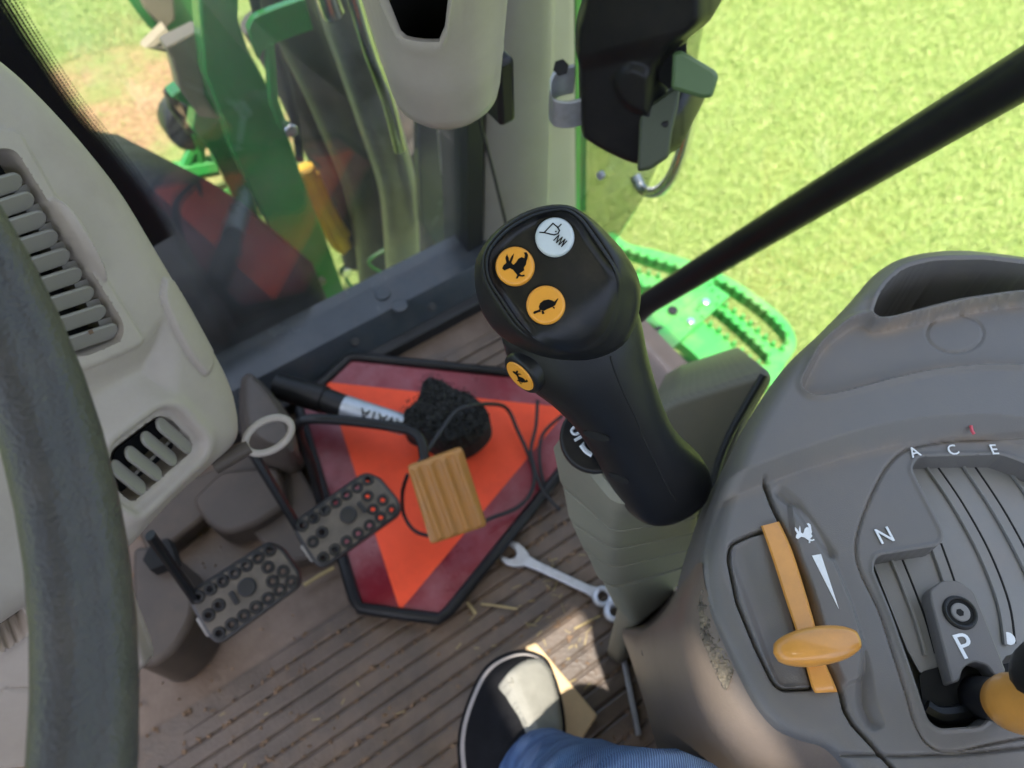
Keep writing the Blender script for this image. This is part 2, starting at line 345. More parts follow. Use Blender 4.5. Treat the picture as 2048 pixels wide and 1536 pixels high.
def mat_ground():
    m = bpy.data.materials.new('lawn_ground'); m.use_nodes = True; N = m.node_tree.nodes; L = m.node_tree.links; B = N['Principled BSDF']
    tc = N.new('ShaderNodeTexCoord')
    n1 = N.new('ShaderNodeTexNoise'); n1.inputs['Scale'].default_value = 26; n1.inputs['Detail'].default_value = 10; n1.inputs['Roughness'].default_value = .75; L.new(tc.outputs['Object'], n1.inputs['Vector'])
    r1 = N.new('ShaderNodeValToRGB'); e = r1.color_ramp.elements; e[0].position = .3; e[0].color = (.13, .20, .035, 1); e[1].position = .72; e[1].color = (.25, .32, .085, 1)
    L.new(n1.outputs['Fac'], r1.inputs['Fac'])
    # bare sandy soil ahead of the tractor
    sp = N.new('ShaderNodeVectorMath'); sp.operation = 'DISTANCE'; L.new(tc.outputs['Object'], sp.inputs[0]); sp.inputs[1].default_value = SOIL
    n2 = N.new('ShaderNodeTexNoise'); n2.inputs['Scale'].default_value = 3; n2.inputs['Detail'].default_value = 8; L.new(tc.outputs['Object'], n2.inputs['Vector'])
    ma = N.new('ShaderNodeMath'); ma.operation = 'MULTIPLY_ADD'; ma.inputs[1].default_value = 2.2; L.new(n2.outputs['Fac'], ma.inputs[0]); L.new(sp.outputs['Value'], ma.inputs[2])
    r2 = N.new('ShaderNodeMapRange'); r2.inputs['From Min'].default_value = 1.35; r2.inputs['From Max'].default_value = 1.85; r2.inputs['To Min'].default_value = 1; r2.inputs['To Max'].default_value = 0
    L.new(ma.outputs[0], r2.inputs['Value'])
    n3 = N.new('ShaderNodeTexNoise'); n3.inputs['Scale'].default_value = 40; n3.inputs['Detail'].default_value = 8; L.new(tc.outputs['Object'], n3.inputs['Vector'])
    r3 = N.new('ShaderNodeValToRGB'); r3.color_ramp.elements[0].position = .3; r3.color_ramp.elements[0].color = (.21, .115, .05, 1); r3.color_ramp.elements[1].position = .7; r3.color_ramp.elements[1].color = (.42, .27, .13, 1); L.new(n3.outputs['Fac'], r3.inputs['Fac'])
    mx = N.new('ShaderNodeMixRGB'); L.new(r2.outputs['Result'], mx.inputs['Fac']); L.new(r1.outputs['Color'], mx.inputs['Color1']); L.new(r3.outputs['Color'], mx.inputs['Color2'])
    L.new(mx.outputs['Color'], B.inputs['Base Color']); B.inputs['Roughness'].default_value = .95
    bp = N.new('ShaderNodeBump'); bp.inputs['Strength'].default_value = .8; bp.inputs['Distance'].default_value = .03; L.new(n1.outputs['Fac'], bp.inputs['Height']); L.new(bp.outputs['Normal'], B.inputs['Normal'])
    return m
def mat_blade():
    m = bpy.data.materials.new('grass_blade'); m.use_nodes = True; N = m.node_tree.nodes; L = m.node_tree.links; B = N['Principled BSDF']
    g = N.new('ShaderNodeNewGeometry'); tc = N.new('ShaderNodeTexCoord')
    nz = N.new('ShaderNodeTexNoise'); nz.inputs['Scale'].default_value = 22; nz.inputs['Detail'].default_value = 3; L.new(tc.outputs['Object'], nz.inputs['Vector'])
    a = N.new('ShaderNodeMath'); a.operation = 'MULTIPLY_ADD'; a.inputs[1].default_value = .55; L.new(g.outputs['Random Per Island'], a.inputs[0])
    b = N.new('ShaderNodeMath'); b.operation = 'MULTIPLY'; b.inputs[1].default_value = .7; L.new(nz.outputs['Fac'], b.inputs[0]); L.new(b.outputs[0], a.inputs[2])
    r = N.new('ShaderNodeValToRGB'); e = r.color_ramp.elements; e[0].position = .3; e[0].color = (.15, .245, .05, 1); e[1].position = .95; e[1].color = (.38, .40, .16, 1)
    k = e.new(.62); k.color = (.24, .33, .08, 1)
    L.new(a.outputs[0], r.inputs['Fac']); L.new(r.outputs['Color'], B.inputs['Base Color']); B.inputs['Roughness'].default_value = .6
    return m

GZ = -1.0
SOIL = tuple(float(x) for x in onz(235, 260, GZ) - np.array([0, 0, GZ]))

# ================================================================== setting: ground outside
mb = MB(); S = 120; mb.add([(-S, -S, GZ), (S, -S, GZ), (S, S, GZ), (-S, S, GZ)], [(0, 1, 2, 3)])
m_ground = mat_ground(); ground = struct(mb.build('ground', m_ground, smooth=False))

def grass():
    n = 600000
    P = np.stack([rng.uniform(-.4, 5.4, n), rng.uniform(-.6, 5.2, n)], 1)
    W = np.column_stack([P, np.full(n, GZ)]); c = (W - C) @ M
    px = 1024 + FPX * c[:, 0] / c[:, 2]; py = 768 - FPX * c[:, 1] / c[:, 2]
    ok = (c[:, 2] > 0) & (px > -250) & (px < 2300) & (py > -250) & (py < 900) & ((P[:, 0] > .62) | (P[:, 1] > 1.6))
    ds = np.hypot(P[:, 0] - SOIL[0], P[:, 1] - SOIL[1]); ok &= (ds > .55) | (rng.random(n) < .10 + .1 * ds)
    P = P[ok]; n = len(P)
    a = rng.uniform(0, 2 * np.pi, n); ln = rng.uniform(.014, .036, n); w = rng.uniform(.0008, .0017, n); le = rng.uniform(.3, 1.3, n); b = rng.uniform(0, 2 * np.pi, n)
    s = np.column_stack([np.cos(a), np.sin(a), np.zeros(n)]) * w[:, None]; l = np.column_stack([np.cos(b), np.sin(b), np.zeros(n)])
    root = np.column_stack([P, np.full(n, GZ)])
    mid = root + l * (ln * .35 * le)[:, None]; mid[:, 2] += ln * .55
    tip = root + l * (ln * le)[:, None]; tip[:, 2] += ln * (.9 - .35 * le)
    V = np.empty((n, 5, 3)); V[:, 0] = root - s; V[:, 1] = root + s; V[:, 2] = mid + s * .8; V[:, 3] = mid - s * .8; V[:, 4] = tip
    V[:, :, 2] += -GZ
    me = bpy.data.meshes.new('grass'); i = np.arange(n) * 5
    loops = np.stack([i, i + 1, i + 2, i + 3, i + 3, i + 2, i + 4], 1).ravel()
    me.vertices.add(n * 5); me.vertices.foreach_set('co', V.ravel()); me.loops.add(len(loops)); me.loops.foreach_set('vertex_index', loops)
    me.polygons.add(n * 2); st = np.stack([np.arange(n) * 7, np.arange(n) * 7 + 4], 1).ravel(); me.polygons.foreach_set('loop_start', st)
    me.update(); me.validate()
    o = bpy.data.objects.new('grass', me); COL.objects.link(o); o.location = (0, 0, GZ); me.materials.append(mat_blade())
    o['kind'] = 'stuff'; tag(o, 'short sunlit lawn grass outside the cab', 'grass'); return o
grass()

# ================================================================== setting: cab shell
FY = .655                                  # front end of the cab floor
mb = MB(); mb.box((-.12, -.13, -.02), (.66, .785, .02)); floor = struct(mb.build('floor', m_floor, smooth=False))
# front sill ledge: painted steel strip between floor and front window
mb = MB()
prof = [(FY - .012, 0), (FY - .012, .022), (FY + .006, .05), (FY + .012, .058), (.735, .062), (.735, -.05), (FY, -.05)]
mb.loft([[(x, y, z) for y, z in prof] for x in (-.75, .43)])
sill = struct(mb.build('sill', m_sill, auto=25))
mb = MB(); mb.box((-.16, FY - .02, .010), (.6, .009, .013)); mb.build('sill_seal', m_seal, sill, bevel=.003)
for px, py in ((864, 614), (711, 684)):
    mb = MB(); mb.disc(onz(px, py, .052), (0, -.6, .8), .0065, .004, 16, .001); mb.build('bolt', m_seal, sill)
for px, py in ((800, 612), (765, 588)):
    mb = MB(); mb.disc(onz(px, py, .0605), (0, 0, 1), .012, .002, 28, .001); mb.build('plug', m_sill, sill)

# right cab corner: front pillar
pil = thing('cab_pillar', 'beige front corner pillar of the cab behind the joystick', 'pillar', (.46, .74, 0))
PY = .70
def pillar_prism(name, l0, l1, r0, r1, y0, y1, m, b=.006):
    mb = MB(); a, b2, c, d = ony(*l0, y0), ony(*r0, y0), ony(*l1, y0), ony(*r1, y0)
    k = np.array([0, y1 - y0, 0]); mb.loft([[c, d, d + k, c + k], [a, b2, b2 + k, a + k]])
    # extend upwards to the roof and down to the floor
    o = mb.build(name, m, pil, bevel=b, auto=30); return o
def ext(p0, p1, y, z):      # line through two traced points, taken to height z
    a, b = ony(*p0, y), ony(*p1, y); t = (z - a[2]) / (b[2] - a[2]); return a + (b - a) * t
mb = MB(); k = np.array([0, .09, 0])
L0, L1, R0, R1 = (978, 0), (968, 430), (1148, 0), (1152, 430)
rings = []
for z in (-.02, .25, .6, 1.56):
    l, r = ext(L0, L1, PY, z), ext(R0, R1, PY, z); w = r - l
    rings.append([l, l + w * .12 - k * .12, l + w * .5 - k * .22, l + w * .88 - k * .12, r, r + k * .4, r + k, l + k])
mb.loft(rings); mb.build('pillar_cover', m_pillar, pil, auto=50)
mb = MB(); rings = []
for z in (-.02, .25, .6, 1.56):
    l, r = ext((1152, 0), (1152, 430), PY + .02, z), ext((1176, 0), (1172, 430), PY + .02, z); rings.append([l, r, r + k * .8, l + k * .8])
mb.loft(rings); mb.build('outer_frame', m_green, pil, auto=30)
mb = MB(); rings = []
for z in (-.02, .25, .6, 1.56):
    l, r = ext((935, 0), (935, 430), PY - .005, z), ext((968, 0), (966, 430), PY - .005, z); rings.append([l, r, r + k * .8, l + k * .8])
mb.loft(rings); mb.build('window_seal', m_seal, pil, auto=30)
mb = MB(); mb.tube([ony(px, py, PY - .03) for px, py in cr([(930, 150), (952, 215), (975, 300), (998, 390), (1012, 450), (1020, 520)], 4, False)], .0022, 6); mb.build('cable', m_seal, pil)
# striker bracket on the pillar
mb = MB(); pts = [at(px, py, .70) for px, py in cr([(1168, 225), (1135, 232), (1106, 224), (1103, 190), (1118, 168), (1150, 160)], 4, False)]
up3 = unit(np.array([0, 0, 1.])); mb.loft([[p - up3 * .014, p + up3 * .014, p + up3 * .014 + k * .04, p - up3 * .014 + k * .04] for p in pts]); mb.build('striker_loop', m_steel, pil, bevel=.001)
mb = MB(); mb.disc(at(1122, 135, .70), unit(C - at(1122, 135, .70)), .007, .01, 6, .001); mb.build('striker_bolt', m_black, pil)

# ------------------------------------------------------------------ front window
fw = thing('front_window', 'tall front window pane with dotted black border above the sill', 'window', (0, .72, .06))
GY = .715
mb = MB(); mb.box((-.16, GY, .80), (.575, .0025, .74)); mb.build('pane', m_glass_f, fw, smooth=False)
def mat_frit():
    m = bpy.data.materials.new('window_border_print'); m.use_nodes = True; N = m.node_tree.nodes; L = m.node_tree.links; B = N['Principled BSDF']
    B.inputs['Base Color'].default_value = (.006, .006, .007, 1); B.inputs['Roughness'].default_value = .25
    uv = N.new('ShaderNodeUVMap'); sx = N.new('ShaderNodeSeparateXYZ'); L.new(uv.outputs[0], sx.inputs[0])
    # rows of dots that shrink towards the clear glass (u across, v along, in dot pitches)
    def math_(op, a, b=None, c=None):
        n = N.new('ShaderNodeMath'); n.operation = op
        for i, q in enumerate((a, b, c)):
            if q is None: continue
            if isinstance(q, (int, float)): n.inputs[i].default_value = q
            else: L.new(q, n.inputs[i])
        return n.outputs[0]
    u, v = sx.outputs[0], sx.outputs[1]
    row = math_('FLOOR', u); odd = math_('MODULO', row, 2.0); vv = math_('MULTIPLY_ADD', odd, .5, v)
    fu = math_('SUBTRACT', math_('FRACT', u), .5); fv = math_('SUBTRACT', math_('FRACT', vv), .5)
    d = math_('SQRT', math_('ADD', math_('MULTIPLY', fu, fu), math_('MULTIPLY', fv, fv)))
    rad = math_('MULTIPLY_ADD', row, -.085, .70)
    hit = math_('LESS_THAN', d, rad)
    tr = N.new('ShaderNodeBsdfTransparent'); mx = N.new('ShaderNodeMixShader'); L.new(hit, mx.inputs[0]); L.new(tr.outputs[0], mx.inputs[1]); L.new(B.outputs[0], mx.inputs[2])
    L.new(mx.outputs[0], N['Material Output'].inputs['Surface']); return m
m_frit = mat_frit()
edge = cr([(-60, -70), (10, 40), (60, 115), (130, 215), (200, 300), (260, 375), (300, 430), (330, 480)], 6, False)   # where the solid border ends
nrm = []
for i in range(len(edge)):
    t = edge[min(i + 1, len(edge) - 1)] - edge[max(i - 1, 0)]; t /= np.linalg.norm(t); nrm.append(np.array([t[1], -t[0]]))
vs = []; uvs = []; acc = 0
for i, (p, n_) in enumerate(zip(edge, nrm)):
    if i: acc += np.linalg.norm(edge[i] - edge[i - 1]) / 6.5
    wd = 26 + 26 * (1 - i / len(edge))
    for q, u in ((-160, -18.), (0, 0.), (wd, 6.)):
        vs.append(ony(p[0] + n_[0] * q, p[1] + n_[1] * q, GY - .006)); uvs.append((u, acc))
mb = MB(); fs = []
for i in range(len(edge) - 1):
    for j in range(2): fs.append((i * 3 + j, i * 3 + j + 1, i * 3 + 4 + j, i * 3 + 3 + j))
mb.add(vs, fs); fo = mb.build('printed_border', m_frit, fw)
ul = fo.data.uv_layers.new(name='UVMap')
for lp in fo.data.loops: ul.data[lp.index].uv = uvs[lp.vertex_index]

# ------------------------------------------------------------------ right door
DX = .475
door = thing('cab_door', 'frameless glass cab door with black grab bar and latch box', 'door', (DX, .2, 0))
mb = MB(); mb.box((DX + .03, .02, .78), (.0025, .66, .77)); mb.build('pane', m_glass, door, smooth=False)
# strip of thicker tinted seal at the front edge of the pane
poly = [(1170, -20), (1420, -20), (1385, 180), (1330, 300), (1285, 400), (1240, 470), (1180, 560), (1160, 560)]
mb = MB(); mb.prism([onx(*p, DX + .027) for p in poly], np.array([-.003, 0, 0])); mb.build('tinted_edge', m_film, door, smooth=False)
mb = MB(); mb.tube([onx(px, py, DX) for px, py in ((1275, 625), (1300, 603), (1500, 480), (1750, 327), (2048, 148), (2200, 55))], .0152, 16); mb.build('grab_bar', m_rod, door)
for px, py in ((1205, 350), (1190, 480)):
    p = onx(px, py, DX + .02); mb = MB(); mb.disc(p, (-1, 0, .2), .006, .006, 14, .001); mb.build('bolt', m_steel, door)
# latch housing
lp = plane3(at(1180, 60, .66), at(1330, 180, .66), at(1250, 330, .70))
hout = cr([(1140, 60), (1152, 10), (1170, -60), (1260, -80), (1400, -60), (1420, 20), (1408, 60), (1350, 110), (1322, 150), (1315, 190), (1318, 220), (1350, 230), (1358, 260), (1350, 315), (1300, 345), (1270, 350), (1225, 335), (1160, 298), (1145, 270), (1140, 150)], 4)
def latch_h(P):
    e = -sdf(P, hout); h = -.022 * (1 - sst(e, -2, 34)) ** 2
    h += .006 * (1 - sst(P[:, 1] + .25 * P[:, 0], 395, 440)) + .004 * sst(-sdf(P, cr([(1232, 160), (1262, 132), (1300, 150), (1312, 195), (1290, 222), (1252, 205)], 4)), -10, 8)
    return h
mb = relief(hout, lp, latch_h, 5, .10); lat = mb.build('latch_housing', m_black, door, auto=60)
# dull green side panel of the housing and release lever
q = [(1280, 222), (1318, 195), (1362, 165), (1356, 215), (1345, 262), (1338, 315), (1300, 340), (1274, 344)]
mb = MB(); mb.prism([at(px, py, .674) for px, py in q], unit(rdir(1310, 260)) * .02); mb.build('side_cover', mat('dull_green_cover', (.06, .072, .045), .4), lat, bevel=.003)
q = rnd([(1345, 105), (1362, 100), (1430, 140), (1438, 152), (1425, 195), (1405, 197), (1342, 178)], 8)
mb = MB(); mb.prism([at(px, py, .650) for px, py in q], unit(rdir(1390, 150)) * .012); mb.build('release_lever', m_lgreen, lat, bevel=.003)
mb = MB(); mb.prism([at(px, py, .668) for px, py in [(1318, 120), (1372, 85), (1376, 130), (1340, 180), (1318, 160)]], unit(rdir(1340, 130)) * .01); mb.build('lever_slot', m_hole, lat, smooth=False)
# pull loop outside of the pane
pts = [onx(px, py, DX + .075) for px, py in cr([(1395, 150), (1385, 215), (1368, 290), (1345, 350), (1315, 382), (1285, 378), (1270, 350)], 5, False)]
mb = MB(); mb.tube(pts, .008, 12); mb.build('pull_loop', m_chrome, door)

# ------------------------------------------------------------------ cab roof: shades the cab; opening added and shaped to aim one sun patch
RZ = 1.57
def up_roof(p):
    p = np.asarray(p, float); t = (RZ - p[2]) / SUN[2]; return p + SUN * t
lit = [onz(1040, 1345, .10), onz(1062, 1298, .03), onz(1200, 1440, .03), onz(1075, 1560, .09), np.array([.114, -.07, .54])]
hp = np.array([up_roof(p)[:2] for p in lit]); h0, h1 = hp.min(0) - .004, hp.max(0) + .004
roof = thing('cab_roof', 'cab roof slab with an added opening shaped for the sun patch', 'roof', (0, 0, RZ))
X0, X1, Y0, Y1 = -.82, .515, -.95, .80
for nm, a, b, c, d in (('roof_panel', X0, X1, Y0, h0[1]), ('roof_panel', X0, X1, h1[1], Y1), ('roof_panel', X0, h0[0], h0[1], h1[1]), ('roof_panel', h1[0], X1, h0[1], h1[1])):
    mb = MB(); mb.box(((a + b) / 2, (c + d) / 2, RZ + .05), ((b - a) / 2, (d - c) / 2, .05)); mb.build(nm, m_roof, roof, smooth=False)
for i, (x, y) in enumerate(((-.74, .74), (-.74, -.88), (.50, -.88))):
    o = tag(MB().box((x, y, .775), (.035, .04, .79)).build('cab_pillar', m_pillar, bevel=.01),
            ['beige front pillar at the far side of the cab', 'beige rear pillar at the far side of the cab', 'beige rear pillar behind the seat on the console side'][i], 'pillar', 'cab pillars out of view')

for nm, c_, h_ in (('wall_left', (-.79, -.12, .24), (.012, .80, .26)), ('wall_rear', (-.12, -.925, .32), (.64, .012, .34))):
    struct(MB().box(c_, h_).build(nm, m_foot, smooth=False))

# ================================================================== exterior parts of the tractor
# grey-black hood cowl below the front window
cow = thing('tractor', 'front end of the tractor with black cowl and front wheel outside', 'tractor', (.2, 1.2, GZ))
mb = MB(); rings = []
for y, x1, z1 in ((.745, .135, .10), (.80, .15, .135), (.95, .11, .16), (1.15, .03, .15), (1.32, -.06, .10)):
    rings.append([(-.7, y, -.3), (-.7, y, z1 + .06), (-.3, y, z1 + .06), (x1 - .10, y, z1 + .03), (x1 - .03, y, z1), (x1, y, z1 - .06), (x1 + .01, y, -.3)])
mb.loft(rings); mb.build('cowl_shell', m_cowl, cow, auto=70)

# loader mast
ML = .99
lm = thing('front_loader', 'green steel loader mast with handle bracket outside the front window', 'loader', ony(560, 560, ML))
poly = [(395, -40), (480, -40), (478, 40), (497, 100), (540, 180), (556, 210), (580, 280), (610, 370), (650, 470), (690, 585), (668, 605), (640, 610), (590, 560), (545, 470), (500, 380), (465, 300), (450, 250), (410, 150), (405, 80)]
mb = MB(); mb.prism([ony(px, py, ML) for px, py in poly], np.array([0, .035, 0])); mb.build('mast_plate', m_green, lm, bevel=.004)
poly = [(340, 195), (405, 150), (450, 250), (465, 300), (500, 380), (520, 430), (500, 460), (445, 350), (420, 300), (385, 262), (392, 220)]
mb = MB(); mb.prism([ony(px, py, ML + .06) for px, py in poly], np.array([0, .03, 0])); mb.build('inner_plate', m_green, lm, bevel=.003)
poly = [(330, 95), (400, 60), (405, 140), (410, 190), (440, 240), (400, 235), (360, 180), (345, 120)]
mb = MB(); mb.prism([ony(px, py, ML + .03) for px, py in poly], np.array([0, .03, 0])); mb.build('side_gusset', m_tan, lm, bevel=.003)
br = [(512, 95), (530, 45), (610, 22), (626, 40), (622, 52), (545, 92), (546, 130), (550, 200), (540, 205), (530, 130), (512, 105)]
bp = cr([(508, 92), (520, 68), (560, 50), (605, 34), (620, 30)], 4, False)
pts = [ony(px, py, ML - .05) for px, py in bp]
mb = MB(); zz = np.array([0, 0, 1.]); mb.loft([[p - zz * .022, p + zz * .022, p + zz * .022 + np.array([0, .012, 0]), p - zz * .022 + np.array([0, .012, 0])] for p in pts]); mb.build('handle_bracket', m_green, lm, bevel=.002)
mb = MB(); mb.tube([ony(px, py, ML - .045) for px, py in ((538, 85), (541, 130), (546, 200), (560, 240), (577, 262))], .0075, 10); mb.build('handle_rod', m_green, lm)
for px, py in ((577, 256), (688, 540)):
    mb = MB(); p = ony(px, py, ML - .05); mb.disc(p, (0, -1, .2), .011, .014, 6, .002); mb.build('bolt', m_chrome, lm)
mb = MB(); mb.tube([ony(px, py, .93) for px, py in cr([(768, 500), (738, 520), (745, 535), (765, 548), (752, 568), (722, 580), (700, 570), (690, 550)], 4, False)], .0035, 8); mb.build('clip_wire', m_green, lm)

# lower loader frame seen beyond the mast
lf = lm
for pts, r in (([(285, 375), (350, 345), (430, 330), (480, 300)], .022), ([(380, 408), (440, 388), (500, 365)], .02), ([(330, 390), (360, 350), (385, 300)], .012), ([(400, 330), (398, 290), (392, 250)], .012), ([(470, 410), (500, 430), (520, 460)], .02)):
    mb = MB(); mb.tube([ony(px, py, 1.32) for px, py in pts], r, 8); mb.build('frame_bar', m_green, lf)
mb = MB(); mb.disc(ony(368, 232, 1.4), (0, -1, .3), .05, .08, 20, .01); mb.build('pivot_boss', m_rod, lf)
poly = [(230, -40), (405, -40), (404, 40), (330, 70), (300, 60), (270, 20)]
mb = MB(); mb.prism([ony(px, py, 1.35) for px, py in poly], np.array([0, .05, 0])); mb.build('upper_plate', m_green, lf, bevel=.006)
poly = [(268, -30), (345, -40), (352, 40), (330, 62), (290, 20)]
mb = MB(); mb.prism([ony(px, py, 1.33) for px, py in poly], np.array([0, .015, 0])); mb.build('side_gusset', m_tan, lf, bevel=.004)
for pts, r, mm in (([(335, 60), (300, 85), (345, 90), (405, 80)], .016, m_tan), ([(340, 180), (348, 210), (385, 260)], .012, m_rod)):
    mb = MB(); mb.tube([ony(px, py, 1.3) for px, py in pts], r, 8); mb.build('hose', mm, lf)

for pts in ([(500, -40), (520, 40), (560, 120), (588, 230), (600, 320)],):
    mb = MB(); mb.tube(cr([ony(px, py, ML - .02) for px, py in pts], 5, False), .007, 8); mb.build('hydraulic_hose', m_seal, lm)
for px, py in ((640, 560),):
    mb = MB(); mb.disc(ony(px, py, ML), (0, -1, 0), .010, .009, 6, .001); mb.build('bolt', m_exh, lm)
# front wheel
fwl = cow
wc = np.array([.66, 1.72, GZ + .52]); wx = np.array([1., 0, 0])
def wheel_ring(r, x): return [wc + np.array([x, r * math.cos(a), r * math.sin(a)]) for a in np.linspace(0, 2 * math.pi, 56, endpoint=False)]
mb = MB(); mb.loft([wheel_ring(.33, -.10), wheel_ring(.42, -.14), wheel_ring(.49, -.13), wheel_ring(.515, -.08), wheel_ring(.52, 0), wheel_ring(.515, .08), wheel_ring(.49, .13), wheel_ring(.42, .14), wheel_ring(.33, .10)], False, False); ty = mb.build('tyre', m_tyre, fwl, auto=60)
for i in range(20):
    for sgn in (-1, 1):
        a0 = (i + (.5 if sgn > 0 else 0)) * 2 * math.pi / 20; pts = []
        for kk, x in ((0, .0), (.5, .07), (1, .135)):
            a = a0 + kk * .17; r = .532 - .03 * kk ** 3; pts.append(wc + np.array([sgn * x, r * math.cos(a), r * math.sin(a)]))
        mb = MB(); mb.tube(pts, .018, 5, flat=1.3); mb.build('lug', m_tyre, ty, smooth=False)
mb = MB(); mb.loft([wheel_ring(.335, -.10), wheel_ring(.30, -.09), wheel_ring(.27, -.03), wheel_ring(.12, -.02), wheel_ring(.10, -.06), wheel_ring(.02, -.06)], False, True); mb.build('rim', m_yellow, fwl, auto=40)

# exhaust beside the corner pillar
ex = thing('exhaust_stack', 'steel exhaust stack with bright streaks beside the corner pillar', 'exhaust', ony(800, 520, .98))
mb = MB(); mb.tube([ony(px, py, 1.0) for px, py in cr([(668, -60), (690, 30), (722, 130), (760, 250), (790, 350), (800, 430), (806, 540)], 4, False)], [.036] * 25, 20); mb.build('pipe', m_exh, ex)
mb = MB(); mb.tube([ony(px, py, 1.12) for px, py in cr([(540, -80), (590, 20), (650, 140), (695, 250), (735, 360), (755, 470), (765, 600)], 4, False)], .052, 20); mb.build('muffler', mat('dusty_black_steel', (.045, .042, .04), .4, var=.3, vs=12, dirt=((.12, .10, .08), .5, 9)), ex)
mb = MB(); mb.tube([ony(px, py, 1.2) for px, py in cr([(520, 40), (580, 150), (640, 290), (690, 400), (715, 520)], 4, False)], .035, 14); mb.build('shield', m_tyre, ex)
mb = MB(); mb.tube([ony(px, py, .96) for px, py in cr([(648, -30), (662, 15), (668, 28)], 4, False)], .016, 12); mb.build('clamp_bar', m_chrome, ex)
mb = MB(); mb.tube([ony(px, py, .94) for px, py in cr([(700, -30), (735, 90), (775, 200), (800, 300)], 4, False)], .010, 12); mb.build('side_tube', m_chrome, ex)
for pts, r_ in (([(612, 335), (632, 385), (655, 432), (678, 470), (690, 492)], .016), ([(628, 350), (650, 400), (672, 440), (692, 470)], .012), ([(605, 350), (622, 400), (646, 450), (668, 488), (688, 502)], .009)):
    mb = MB(); mb.tube([ony(px, py, 1.16) for px, py in cr(pts, 4, False)], r_, 10); mb.build('yellow_rim_arc', m_yellow, ex)  # tubes added to stand in for the front wheel's yellow rim
# window-side body panel beyond the exhaust and washer hose
bpnl = cow
poly = [(838, 215), (895, 200), (935, 215), (955, 420), (955, 560), (880, 500), (845, 450), (838, 330)]
mb = MB(); mb.prism([ony(px, py, .90) for px, py in poly], np.array([0, .02, 0])); mb.build('panel_sheet', m_sill, bpnl, bevel=.003)
mb = MB(); mb.tube([ony(px, py, .80) for px, py in cr([(880, 210), (885, 290), (893, 360), (915, 395), (945, 425), (958, 450)], 4, False)], .006, 10); mb.build('washer_hose', m_exh, bpnl)

# entry step below the door
SZ = -.36
stp = thing('entry_step', 'bright green perforated steel entry step beside the door', 'step', onz(1400, 620, SZ))
def band(a, b, w):      # flat bar between two traced points
    p, q = onz(*a, SZ), onz(*b, SZ); t = unit(q - p); n_ = np.array([-t[1], t[0], 0]) * w / 2; return [p + n_, q + n_, q - n_, p - n_]
outer = cr([(1215, 470), (1260, 488), (1330, 505), (1400, 528), (1470, 562), (1540, 610), (1580, 650), (1592, 690), (1570, 730), (1540, 770), (1470, 790), (1380, 700), (1290, 640), (1210, 600)], 6)
slots = [cr([(1225, 500), (1300, 520), (1385, 548), (1380, 570), (1300, 548), (1225, 530)], 5), cr([(1425, 580), (1445, 572), (1510, 610), (1562, 655), (1568, 680), (1550, 688), (1490, 640), (1432, 600)], 5),
         cr([(1400, 625), (1425, 618), (1475, 655), (1530, 705), (1525, 722), (1495, 712), (1440, 665), (1400, 640)], 5), cr([(1225, 560), (1290, 575), (1330, 590), (1320, 610), (1270, 600), (1225, 590)], 5)]
import bmesh as _bm
def holed(outer3, holes3, thick, name, m, parent):
    """plate with real openings: triangulated fill, then thickened"""
    bm = _bm.new(); edges = []
    for lp_ in [outer3] + holes3:
        v = [bm.verts.new(p) for p in lp_]; edges += [bm.edges.new((v[i], v[(i + 1) % len(v)])) for i in range(len(v))]
    _bm.ops.triangle_fill(bm, use_beauty=True, edges=edges)
    _bm.ops.recalc_face_normals(bm, faces=bm.faces)
    r = _bm.ops.extrude_face_region(bm, geom=bm.faces[:]); vv = [g for g in r['geom'] if isinstance(g, _bm.types.BMVert)]
    _bm.ops.translate(bm, verts=vv, vec=Vector(thick)); _bm.ops.recalc_face_normals(bm, faces=bm.faces)
    mb = MB(); bm.verts.index_update(); mb.add([tuple(v.co) for v in bm.verts], [tuple(v.index for v in f.verts) for f in bm.faces]); bm.free()
    return mb.build(name, m, parent, auto=30)
slots = [q.mean(0) + (q - q.mean(0)) * np.array([1.06, 1.14]) for q in slots]
holed([onz(px, py, SZ) for px, py in outer], [[onz(px, py, SZ) for px, py in s] for s in slots], (0, 0, -.03), 'tread_plate', m_step, stp)
for s in slots:          # raised teeth round the openings
    P3 = [onz(px, py, SZ) for px, py in s]; L = len(P3); acc = 0
    for i in range(L):
        a, b = P3[i], P3[(i + 1) % L]; t = unit(b - a); dl = np.linalg.norm(b - a); kx = 0
        while acc < dl:
            p = a + t * acc; o_ = MB(); n_ = np.array([-t[1], t[0], 0]) * .004
            o_.loft([[p - t * .006 - n_, p + t * .006 - n_, p + t * .006 + n_, p - t * .006 + n_], [p - t * .002 - n_ + np.array([0, 0, .012]), p + t * .002 - n_ + np.array([0, 0, .012]), p + t * .002 + n_ + np.array([0, 0, .012]), p - t * .002 + n_ + np.array([0, 0, .012])]])
            o_.build('tooth', m_step, stp, smooth=False); acc += .022
        acc -= dl
mb = MB(); mb.prism(band((1290, 720), (1440, 585), .05), np.array([0, 0, .012])); mb.build('cross_rib', m_step, stp, bevel=.003)
for px, py in ((1345, 622), (1320, 662)):
    mb = MB(); mb.disc(onz(px, py, SZ + .001), (0, 0, 1), .011, .005, 14, .001); mb.build('rivet', m_rod, stp)
for px, py in ((1411, 606), (1381, 645)):
    mb = MB(); mb.disc(onz(px, py, SZ + .012), (0, 0, 1), .009, .008, 12, .002); mb.build('bolt', m_chrome, stp)
poly = [(1240, 640), (1330, 690), (1440, 745), (1500, 790), (1420, 830), (1300, 800), (1230, 740)]
mb = MB(); mb.prism([onz(px, py, SZ - .12) for px, py in poly], np.array([0, 0, -.03])); mb.build('lower_bracket', m_green, stp, bevel=.004)
